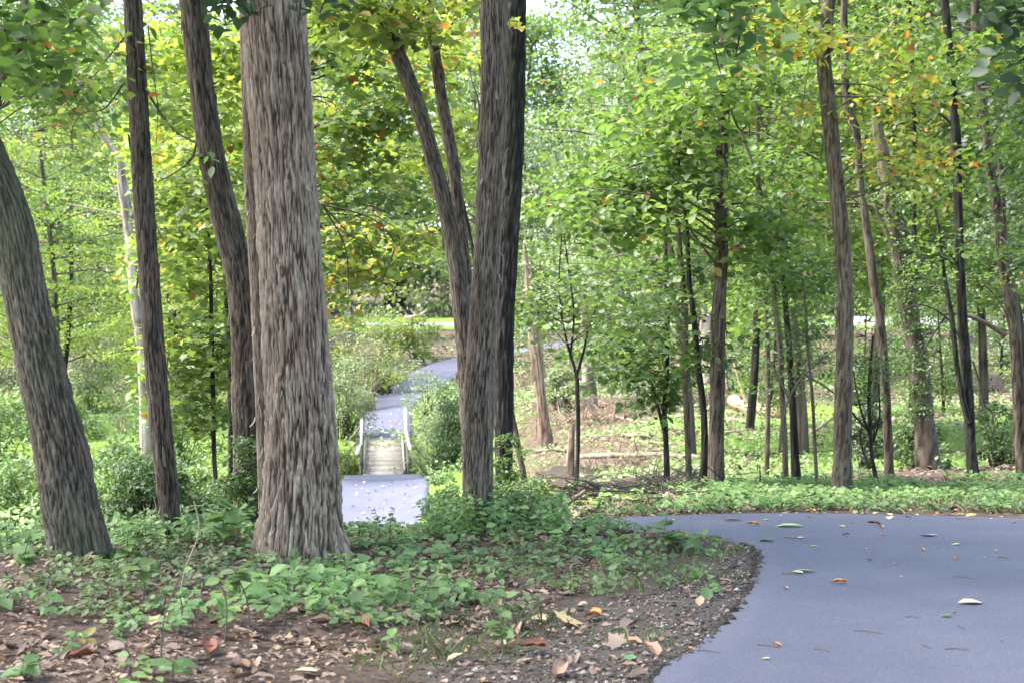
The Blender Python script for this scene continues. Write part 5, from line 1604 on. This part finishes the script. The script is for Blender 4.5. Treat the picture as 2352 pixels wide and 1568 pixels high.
log('dark leaning log at the near edge of the path bend, left end sunk in weeds', [(1245, 1190, 0), (1290, 1176, .03), (1342, 1160, .15)], 13, 'log', stubs=3)
log('dark rotting log lying level in the hollow right of the small forked tree', [(1345, 1092), (1420, 1096), (1490, 1090)], 9, 'log', stubs=3)
log('dark mossy log crossing the swamp behind the close pair of thin trees', [(1720, 1070), (1790, 1062), (1870, 1066)], 8, 'log', stubs=3)
log('long dark fallen trunk low on the bank behind the straight dark tree', [(1560, 958), (1640, 965), (1730, 972)], 13, 'log', stubs=3)
log('dark fallen limb in the green swamp between the tall straight and the leaning trees', [(1950, 1030), (2000, 1036), (2060, 1030)], 9, 'log', stubs=3)
log('dark fallen limb higher on the bank right of the dark bowed tree', [(2150, 960), (2200, 955), (2260, 960)], 11, 'log', stubs=2)
log('broken dark log among litter left of the long pale log', [(1230, 1040), (1270, 1036), (1300, 1040)], 9, 'log', stubs=2)
log('second dark rotten log tucked below the leaning one at the path bend', [(1285, 1178), (1330, 1172), (1385, 1168)], 12, 'log', stubs=2)
log('brown log at the right edge behind the rightmost trees', [(2250, 1060), (2300, 1058), (2360, 1060)], 15, 'log', stubs=1)
log('short reddish log beside the straight dark tree in the hollow', [(1668, 1092), (1700, 1089), (1735, 1086)], 10, 'pinkish', stubs=4)
log('thin pale log lying level between the slim trees and the mossy log', [(1640, 1034), (1700, 1040), (1790, 1038)], 6, 'deadwood', stubs=2)
log('pale bare pole leaning up behind the tall straight tree', [(1832, 1012), (1870, 1004, .15), (1915, 992, .4)], 9, 'deadwood', stubs=1)
log('orange-brown rotten log across the bank above the thin pale log', [(1610, 1002), (1655, 1000), (1700, 994)], 10, 'pinkish', stubs=3)
log('broken branch lying in the swamp left of the slim trees', [(1470, 1015), (1520, 1020), (1600, 1024)], 7, 'deadwood', stubs=4)
log('grey fallen branch higher on the bank above the long pale log', [(1500, 1003), (1440, 1002), (1390, 990)], 8, 'deadwood', stubs=4)
log('fallen branch angled down the bank right of the pale broad stub', [(1400, 960), (1450, 968), (1490, 975)], 8, 'pinkish', stubs=4)
log('small weathered log beside the far path on the yellow bank', [(940, 832), (965, 833), (995, 832)], 7, 'pale')
log('grey bleached fallen branch on the grass verge by the road', [(930, 735, .2), (960, 736, .3), (985, 730, .8)], 7, 'pale', stubs=5, name='fallen_branch', cat='branch')
log('long brown fallen branch in the plants left of the widest trunk foot', [(365, 1372), (430, 1346), (500, 1322)], 9, 'deadwood', name='fallen_branch', cat='branch', stubs=1)
log('thick reddish-brown branch lying before the widest trunk foot', [(500, 1312), (560, 1316), (620, 1306), (700, 1304)], 13, 'pinkish', name='fallen_branch', cat='branch', stubs=1)
log('long thin branch hugging the ground across the foot of the widest trunk', [(600, 1292), (680, 1296), (760, 1306), (800, 1312)], 9, 'log', name='fallen_branch', cat='branch')
log('pale debarked stick in the bottom left corner', [(-20, 1556), (50, 1545), (120, 1532)], 14, 'pale', name='stick', cat='stick')
log('pale thick stick lying flat at the bottom edge beneath the big curled red-brown leaf', [(70, 1562), (150, 1552), (220, 1546)], 13, 'deadwood', name='stick', cat='stick')
log('greyish stick slanting among dry leaves at lower left', [(110, 1520), (160, 1498), (230, 1482)], 7, 'deadwood', name='stick', cat='stick')
log('long thin twig stretching across the litter at bottom left centre', [(420, 1552), (560, 1515), (700, 1478)], 3.5, 'log', name='stick', cat='stick')
log('dark short stick beneath the plants at centre left', [(640, 1452), (690, 1462), (740, 1480)], 5, 'log', name='stick', cat='stick')
log('dark thin branch on the litter below the leaning left tree', [(0, 1395), (50, 1400), (90, 1412)], 6, 'log', name='stick', cat='stick')
log('crooked twig at the brink right of the lower path', [(985, 1172, .05), (1010, 1190), (1040, 1196)], 5, 'log', name='stick', cat='stick', D=15.4) if False else None
log('dark crooked branch on the bank right of the lower path', [(985, 1168), (1020, 1180), (1055, 1176)], 6, 'log', name='fallen_branch', cat='branch', stubs=2)
for (u0, v0, u1, v1, r, lab) in [(1712, 1110, 1760, 1118, 3, 'thin dark stick jutting up between the dark trees beyond the bend'), (1625, 1070, 1690, 1128, 4, 'dark stick leaning on the straight dark tree beyond the bend'), (1745, 1065, 1740, 1128, 4, 'short dark upright dead stem right of the straight dark tree')]:
    g = Geo()
    D = 22.3
    a, b = P(u0, v0, D), P(u1, v1, D)
    b[2] = float(zt(b[0], b[1])) - .05
    g.tube([b, (a + b) / 2 + [.02, 0, .02], a], [r * D / F / 2 * 1.3, r * D / F / 2, r * D / F / 3], 6, True, n=8, att=.3, jit=.2)
    tag(g.build('stick', B['dark'], None, b), lab, 'stick')
# brush: dead twigs tangled on the far bank and by the log
def brush(label, u, v, w, h, n, mat='pinkish', D=None):
    b = hit(u, v, 12) if D is None else np.array([P(u, v, D)[0], D, float(zt(P(u, v, D)[0], D))])
    W, H = w * b[1] / F / 2, h * b[1] / F
    g = Geo()
    for _ in range(n):
        a = b + [RNG.uniform(-W, W), RNG.uniform(-W, W) * .8, 0]
        a[2] = float(zt(a[0], a[1]))
        e = a + [RNG.normal(0, .45 * W), RNG.normal(0, .45 * W), H * RNG.uniform(.1, 1)]
        m = (a + e) / 2 + RNG.normal(0, .12 * H, 3)
        r = RNG.uniform(.004, .011) * (1 + b[1] / 40)
        g.tube([a, m, e], [r, r * .7, r * .4], 4, False, n=5, att=.6)
    o = g.build('brush_pile', B[mat], None, b)
    tag(o, label, 'brush pile')
brush('tangle of dead reddish twigs on the bank below the pale broad stub', 1360, 965, 150, 60, 170)
brush('pile of dark dead twigs beside the pinkish dead trunk', 1205, 905, 90, 40, 110)
brush('dark brush of dead stems beside the mud behind the path bend', 1430, 1125, 300, 30, 170, 'dark')
brush('heap of dark rotting branches edging the asphalt at the start of the bend', 1390, 1172, 210, 14, 110, 'dark')
brush('dry dark stems massed left of the slim trees', 1540, 1100, 150, 35, 70, 'dark')
brush('dark dead stems standing in the swamp right of the small forked tree', 1420, 1080, 170, 35, 120, 'log')
brush('low dark twigs among weeds at the left of the slim trees', 1560, 1125, 120, 45, 90, 'log')
brush('heap of weathered branches in the hollow behind the straight dark tree', 1700, 1085, 90, 30, 60, 'dark')

# thin bare branches arching in the right thicket
def wisp(label, lines, D, mat='twig', r=.012):
    g = Geo()
    for ln in lines:
        pts = [P(a, b, D) for a, b in ln]
        g.tube(pts, [r, r * .7, r * .35], 6, False, n=16, att=.6, jit=.2)
    b = P(*lines[0][0], D)
    g.V[0] = g.V[0]
    o = g.build('dead_branch', B[mat], None, b)
    tag(o, label, 'branch')
wisp('grey bare branch arching from the pair of trees to the tall straight tree', [[(1790, 1040), (1800, 950), (1830, 880), (1870, 840), (1925, 795)], [(1812, 915), (1780, 850), (1770, 830)], [(1850, 860), (1900, 890), (1935, 920)]], 23.2, 'thin', .022)
wisp('dark bare branch slanting between the tall straight tree and the leaning one', [[(2005, 1000), (1960, 950), (1950, 930), (2000, 925), (2030, 915)], [(1990, 1060), (1975, 1000), (1990, 950)]], 24.4, 'dark', .022)
wisp('dark drooping branch hanging beside the dark bowed tree at right', [[(2235, 830), (2250, 880), (2262, 930), (2280, 950), (2285, 1010)], [(2260, 930), (2240, 960)]], 25.2, 'dark', .018)
wisp('long thin dark branch arching left from the dark bowed tree', [[(2215, 800), (2180, 735), (2120, 700), (2075, 712), (2050, 740)], [(2170, 728), (2130, 790), (2110, 830)]], 25.3, 'dark', .02)

# slender dead stems and seedlings standing on the ledge
def seedling(label, u, v, h, n, lf, mat='plant', kind='oval', bend=0.1, r=.005, top_only=False, stem='thin', stemtop=None, D=None):
    p = hit(u, v, 6, 20) if D is None else np.array([P(u, v, D)[0], D, float(zt(P(u, v, D)[0], D))])
    H = h * p[1] / F
    root = thing('seedling', label, 'seedling', p)
    g, gl = Geo(), Geo()
    tip = p + np.array([bend * H, RNG.normal(0, .05) * H, H])
    md = (p + tip) / 2 + np.array([-.08 * H * np.sign(bend), 0, 0])
    c = catmull(np.array([p - [0, 0, .03], md, tip]), 14)
    g.tube(c, [r, r * .7, r * .4], 6, False, att=.6)
    g.build('stem', B[stem], root, p)
    if n:
        t = RNG.uniform(.75 if top_only else .3, 1.0, n)
        q = c[(t * 13).astype(int)]
        a = np.arange(n) * 2.4 + RNG.random()
        aim = np.stack([np.cos(a), np.sin(a), np.full(n, .1)], 1)
        leaves(gl, q, lf * RNG.uniform(.75, 1.2, n), kind, (0, -.1, 1), .22, aim * 2, np.clip(RNG.normal(.65, .15, n), 0, 1))
        gl.build('leaves', G[mat], root, p)
for a in [('tall milkweed-like seedling with paired leaves near the bottom centre', 1160, 1500, 140, 16, .10, 'plant', 'oval', .03, .005),
          ('bright green seedling with a whorl of long leaves at lower left', 325, 1400, 110, 9, .13, 'bush', 'oval', -.05, .007, True),
          ('slender bare grey stem bending left through the plants at left', 368, 1525, 230, 10, .06, 'plant', 'oval', .25, .006),
          ('thin dead stalk with a broken bent tip left of the widest trunk', 412, 1450, 110, 3, .06, 'plant', 'oval', -.05, .007),
          ('pale upright dead stalk in the plants before the widest trunk', 515, 1480, 180, 6, .08, 'plant', 'oval', -.1, .006),
          ('brown woody stalk with a leafy top right of the pale dead stalk', 575, 1450, 150, 12, .11, 'bush', 'oval', -.25, .007, True),
          ('leafy seedling standing on the path edge left of the asphalt corner', 1532, 1262, 90, 10, .13, 'plant', 'maple', .02, .006),
          ('small leafy sprout in front of the lower path', 868, 1250, 85, 22, .05, 'bush', 'oval', -.1, .005),
          ('taller leafy sprout right of the one before the lower path', 900, 1262, 100, 22, .055, 'bush', 'oval', .08, .005),
          ('seedling with large pale leaves left of the widest trunk foot', 520, 1270, 130, 16, .16, 'plant', 'maple', .05, .008),
          ('broad-leaved seedling between the leaning tree and the slender dark one', 300, 1295, 110, 16, .11, 'plant', 'oval', .05, .006),
          ('weed seedling at the left edge below the leaning tree', 60, 1330, 110, 12, .11, 'plant', 'maple', .1, .006),
          ('seedling at the foot of the tall dark grey tree, left side', 1075, 1240, 90, 18, .08, 'plant', 'oval', -.1, .006),
          ('pale-leaved seedling right of the tall dark grey tree foot', 1215, 1215, 110, 16, .07, 'bush', 'oval', .12, .006),
          ('lone sprout at bottom centre with rounded leaves', 905, 1500, 90, 8, .08, 'plant', 'oval', .05, .004),
          ('sprout with rounded leaves in the bottom left corner', 50, 1568, 50, 7, .11, 'plant', 'oval', .1, .005),
          ('low sprout with one big leaf at the bottom left edge', 400, 1568, 60, 6, .13, 'plant', 'oval', .05, .005)]:
    seedling(*a)
# grey bent stick standing in front of the widest trunk's left
g = Geo()
p = hit(412, 1360, 8, 20)
D = p[1]
pts = [p - [0, 0, .03], P(428, 1300, D), P(452, 1240, D), P(457, 1200, D), P(445, 1150, D)]
g.tube(pts, [.008, .007, .006, .004], 6, False, n=20, att=.9)
tag(g.build('stick', B['deadwood'], None, p), 'pale forked stick standing bent in the plants left of the widest trunk', 'stick')

# ---- fallen leaves lying one by one
def leaf_obj(kind, matk):
    g = Geo()
    T, Fs = TM[kind]
    T = T.copy()
    T[:, 1] -= .5
    T[:, 2] *= .9 if kind != 'crisp' else 1.2
    V = np.vstack([T, T - [0, 0, .012]])
    k = len(T)
    g.add(V, np.vstack([Fs, Fs[:, ::-1] + k]), .5)
    # rim
    return g.build('fallen_leaf', LMAT[matk], None, (0, 0, 0), link_=False)
LM = {k: leaf_obj(v, k) for k, v in dict(tan='oval', orange='crisp', brown='crisp', yellow='oval', green='long', dgreen='oval', maple='maple', redbrown='crisp', pink='crisp').items()}
def put_leaf(kind, u, v, wpx, label, group=None, rot=None, onpath=True, lift=0, tilt=.1, stretch=1.0):
    p = hit(u, v, 6, 20) if onpath is not None else np.asarray(u)
    z = (float(z_base(p[0], p[1])) + LIFT + .006) if onpath else float(zt(p[0], p[1])) + .015
    o = bpy.data.objects.new('fallen_leaf', LM[kind])
    C.collection.objects.link(o)
    s = 1.15 * wpx * p[1] / F
    o.location = (p[0], p[1], z + lift + .05 * s)
    o.scale = (s * stretch, s, s * (.8 if onpath else 1))
    o.rotation_euler = (random.uniform(-tilt, tilt), random.uniform(-tilt, tilt), random.uniform(0, 6.28) if rot is None else rot)
    tag(o, label, 'leaf', group)
R90 = math.pi / 2
for a in [('tan', 2228, 1417, 54, 'large smooth cream-coloured leaf lying alone on the asphalt at right', None, R90 + .2), ('green', 1845, 1341, 52, 'long pale green curled leaf on the asphalt near the inner edge', None, R90 - .2), ('tan', 1832, 1343, 26, 'tan crumpled leaf touching the long pale green curled one', None, 1.0),
          ('orange', 1925, 1369, 32, 'orange leaf lying flat in the middle of the asphalt', None, R90), ('pink', 1804, 1382, 17, 'small pinkish tan leaf left of the orange leaf on the asphalt', None, .4), ('dgreen', 2173, 1449, 26, 'olive green leaf beside a smaller orange one on the asphalt', None, R90), ('orange', 2190, 1442, 14, 'small orange leaf beside the olive green one on the asphalt', None, 2.0),
          ('dgreen', 1760, 1266, 34, 'dark green leaf standing on edge at the inner corner of the asphalt', None, 1.2), ('green', 1812, 1231, 58, 'feathery green leaf spray lying across the far side of the bend', None, R90), ('green', 1682, 1216, 40, 'pale green compound leaf on the asphalt at the narrow start of the bend', None, R90),
          ('maple', 2129, 1252, 32, 'lobed tan leaf curled upward near the far edge of the asphalt', None, .5), ('orange', 1583, 1513, 20, 'orange leaf close to the bottom edge by the asphalt border', None, 1.1), ('orange', 1782, 1519, 22, 'orange leaf beside a thin twig near the bottom edge', None, .8), ('tan', 1759, 1552, 18, 'tan leaf scrap at the bottom edge of the photograph', None, 1.3), ('brown', 2299, 1510, 11, 'small dark brown leaf near the bottom right corner', None, 0.2),
          ('green', 1867, 1279, 20, 'narrow green leaf right of the dark green leaf on the asphalt', None, R90), ('orange', 1728, 1227, 26, 'orange-brown leaf at the narrow start of the bend', None, 1.4), ('brown', 2006, 1226, 28, 'brown crumpled leaf among others near the middle of the far edge', None, 1.0), ('yellow', 2195, 1275, 18, 'yellow-green leaf right of centre on the asphalt', None, R90)]:
    put_leaf(*a)
gl_ = 'small fallen leaves dotted over the asphalt bend'
pts = [(2118, 1288, 15, 'orange'), (2285, 1291, 14, 'orange'), (2024, 1234, 17, 'orange'), (1933, 1231, 16, 'yellow'), (1944, 1252, 17, 'brown'), (2027, 1252, 17, 'orange'), (1997, 1314, 13, 'brown'), (2055, 1322, 14, 'orange'), (2070, 1352, 7, 'yellow'), (2197, 1310, 14, 'orange'), (2043, 1211, 24, 'tan'), (1984, 1195, 28, 'green'), (2043, 1201, 22, 'tan'), (2086, 1210, 14, 'brown'),
       (2230, 1194, 26, 'yellow'), (1761, 1215, 14, 'yellow'), (1879, 1200, 16, 'orange'), (1858, 1210, 15, 'brown'), (1960, 1223, 10, 'orange'), (1590, 1210, 13, 'tan'), (1640, 1203, 14, 'orange'), (1793, 1204, 11, 'tan'), (1831, 1196, 11, 'yellow'), (1866, 1184, 22, 'orange'), (2169, 1262, 10, 'pink'), (2153, 1282, 8, 'yellow'), (2260, 1306, 7, 'yellow'), (1820, 1258, 11, 'tan'), (1838, 1259, 16, 'tan'),
       (2276, 1212, 9, 'tan'), (2244, 1234, 9, 'brown'), (2300, 1200, 12, 'tan'), (1858, 1320, 6, 'pink'), (1940, 1384, 7, 'orange'), (2241, 1395, 7, 'orange'), (1913, 1457, 6, 'brown'), (1990, 1284, 6, 'tan'), (2106, 1200, 12, 'yellow'), (2330, 1222, 12, 'orange'), (1700, 1195, 12, 'yellow'), (1660, 1225, 14, 'tan'), (1560, 1197, 12, 'orange'), (1500, 1200, 12, 'tan'), (1440, 1204, 12, 'orange'), (1550, 1216, 12, 'yellow'), (1610, 1190, 10, 'tan'), (1770, 1192, 12, 'orange'), (2010, 1187, 14, 'tan'), (2150, 1190, 14, 'orange'), (1915, 1190, 12, 'brown')]
for u, v, w, k in pts:
    put_leaf(k, u, v, w, 'small dry leaf scrap among those dotted over the asphalt bend', gl_)
# lower path, bridge and rising path
def far_leaf(u, v, D0, D1, s, label, group, zf):
    D = np.geomspace(D0, D1, 400)
    p = np.array([P(u, v, d) for d in D])
    g = zf(p[:, 0], p[:, 1])
    k = int(np.argmin(abs(p[:, 2] - g)))
    o = bpy.data.objects.new('fallen_leaf', LM[random.choice(['tan', 'yellow', 'orange', 'tan'])])
    C.collection.objects.link(o)
    o.location = (p[k, 0], p[k, 1], g[k] + .04)
    o.scale = (s, s, s)
    o.rotation_euler = (random.uniform(-.3, .3), random.uniform(-.3, .3), random.uniform(0, 6.28))
    tag(o, label, 'leaf', group)
for _ in range(60):
    v = random.uniform(1102, 1225)
    u = random.uniform(805, 960) + (v - 1100) * .08
    far_leaf(u, v, 38, 60, random.uniform(.07, .14), 'yellow or tan leaf speck scattered on the lower path before the footbridge', 'leaves on the lower path', lambda a, b: z_base(a, b) + LIFT)
for _ in range(44):
    v = 945 + 57 * random.random() ** .8
    u = random.uniform(848, 930)
    far_leaf(u, v, 65, 76, random.uniform(.08, .15), 'yellow or tan leaf speck on the rising path just past the footbridge', 'leaves on the rising path', lambda a, b: z_base(a, b) + LIFT + .02)
for u, v, w, k, lab in [(195, 1522, 62, 'redbrown', 'big curled red-brown leaf standing in the litter at bottom left'), (1492, 1505, 62, 'pink', 'pinkish brown curled leaf on the gravel by the asphalt'), (1288, 1552, 64, 'pink', 'large pinkish crumpled leaf at the bottom centre on gravel'), (1362, 1425, 48, 'orange', 'pale orange lobed leaf standing up at the gravel edge'),
                        (1310, 1437, 64, 'maple', 'yellowish oak-like leaf lying flat at the gravel edge'), (1240, 1430, 48, 'tan', 'tan leaf left of the yellowish oak-like leaf'), (830, 1450, 60, 'redbrown', 'big rust-coloured curled leaf below the green plants'), (740, 1440, 48, 'pink', 'long curled tan leaf left of the big rust-coloured one'), (1225, 1496, 48, 'redbrown', 'red-brown leaf on the gravel beside a tuft of grass'),
                        (1045, 1520, 44, 'tan', 'pale tan leaf among grass near the bottom centre'), (1190, 1462, 54, 'pink', 'curled tan leaf over a green blade near the gravel'), (480, 1500, 64, 'redbrown', 'curled dark red leaf in litter below the pale dead stalk'), (710, 1555, 60, 'tan', 'crinkled tan leaf near the bottom edge left of centre'), (590, 1540, 48, 'pink', 'pale brown curled leaf at the bottom edge'), (1420, 1458, 50, 'green', 'pale green spray of leaflets lying on the gravel'), (1445, 1520, 34, 'dgreen', 'light green lobed leaf on the gravel at bottom')]:
    put_leaf(k, u, v, w, lab, None, None, False, .01, .35)
# needles and twigs on the asphalt
for k, (u0, v0, u1, v1) in enumerate([(1600, 1520, 1655, 1538), (1738, 1518, 1790, 1524), (1960, 1483, 2030, 1492), (2190, 1352, 2240, 1358), (2170, 1528, 2225, 1530), (2115, 1518, 2140, 1526), (1795, 1345, 1850, 1350), (2200, 1470, 2215, 1480), (2080, 1450, 2110, 1452), (1800, 1258, 1845, 1260), (2195, 1212, 2240, 1214), (1870, 1528, 1905, 1534), (2290, 1306, 2320, 1308), (1780, 1192, 1820, 1182)]):
    a, b = hit(u0, v0, 6, 20), hit(u1, v1, 6, 20)
    for q in (a, b):
        q[2] = float(z_base(q[0], q[1])) + LIFT + .005
    g = Geo()
    g.tube([a, (a + b) / 2 + [0, .02, .002], b], [.003, .003, .002], 4, False, n=6, att=.5)
    tag(g.build('twig', B['log'], None, a), 'thin brown twig lying on the asphalt bend', 'twig', 'twigs on the asphalt bend')

# leafy ends of overhead branches dipping into view
def overhang(label, D, lines, leaf, mat, r=.012):
    gt, gl = Geo(), Geo()
    for ln in lines:
        branch(gt, D, ln, r, r * .35, gl, leaf)
    b = P(lines[0][0][0], lines[0][0][1], D)
    root = thing('overhanging_branch', label, 'branch', b)
    gt.build('twig', B['twig'], root, b)
    gl.build('leaves', G[mat], root, b)
overhang('pale green large-leaved branch end dipping in at the top right of centre', 10.5, [[(1700, -120), (1660, 0), (1640, 90), (1655, 170)], [(1700, -120), (1590, -10), (1560, 40)], [(1700, -120), (1700, 60), (1690, 130)]], (16, .13, .13, 'oval', .1), 'plant')
overhang('dark leafy branch end hanging in the top right corner', 11, [[(2460, -80), (2380, 20), (2320, 60)], [(2460, -80), (2370, 110), (2330, 150)]], (20, .15, .13, 'oval', -.3), 'dark')
overhang('dark-leaved twig hanging between the widest trunk and its left neighbour at the top', 11.5, [[(500, -120), (505, -20), (520, 60)], [(500, -120), (620, -90), (745, -30), (735, 30)]], (14, .09, .12, 'oval', -.3), 'dark')
overhang('thin drooping twig crossing right of the widest trunk above the footbridge', 20, [[(740, 470), (790, 560), (800, 640), (798, 700)], [(740, 470), (850, 500), (905, 560), (880, 640), (850, 720)], [(740, 470), (800, 535), (830, 560)]], (10, .25, .09, 'oval', .15), 'autumn', .014)
overhang('bare-stemmed maple twigs fanning left of the nearly black tree near the top', 18, [[(1095, -40), (1040, 40), (960, 70), (850, 60)], [(1095, -40), (1060, 20), (1020, 90), (1000, 140)]], (16, .25, .11, 'maple', .15), 'yellowgreen', .016)

brush('dark dead sticks scattered in the swamp behind the close pair of thin trees', 1790, 1045, 190, 18, 60, 'dark')
brush('dark dead sticks scattered on the bank above the long dark fallen trunk', 1640, 930, 200, 16, 70, 'log')
brush('dead sticks scattered below the dark bowed tree in the hollow', 2190, 1040, 160, 18, 50, 'log')
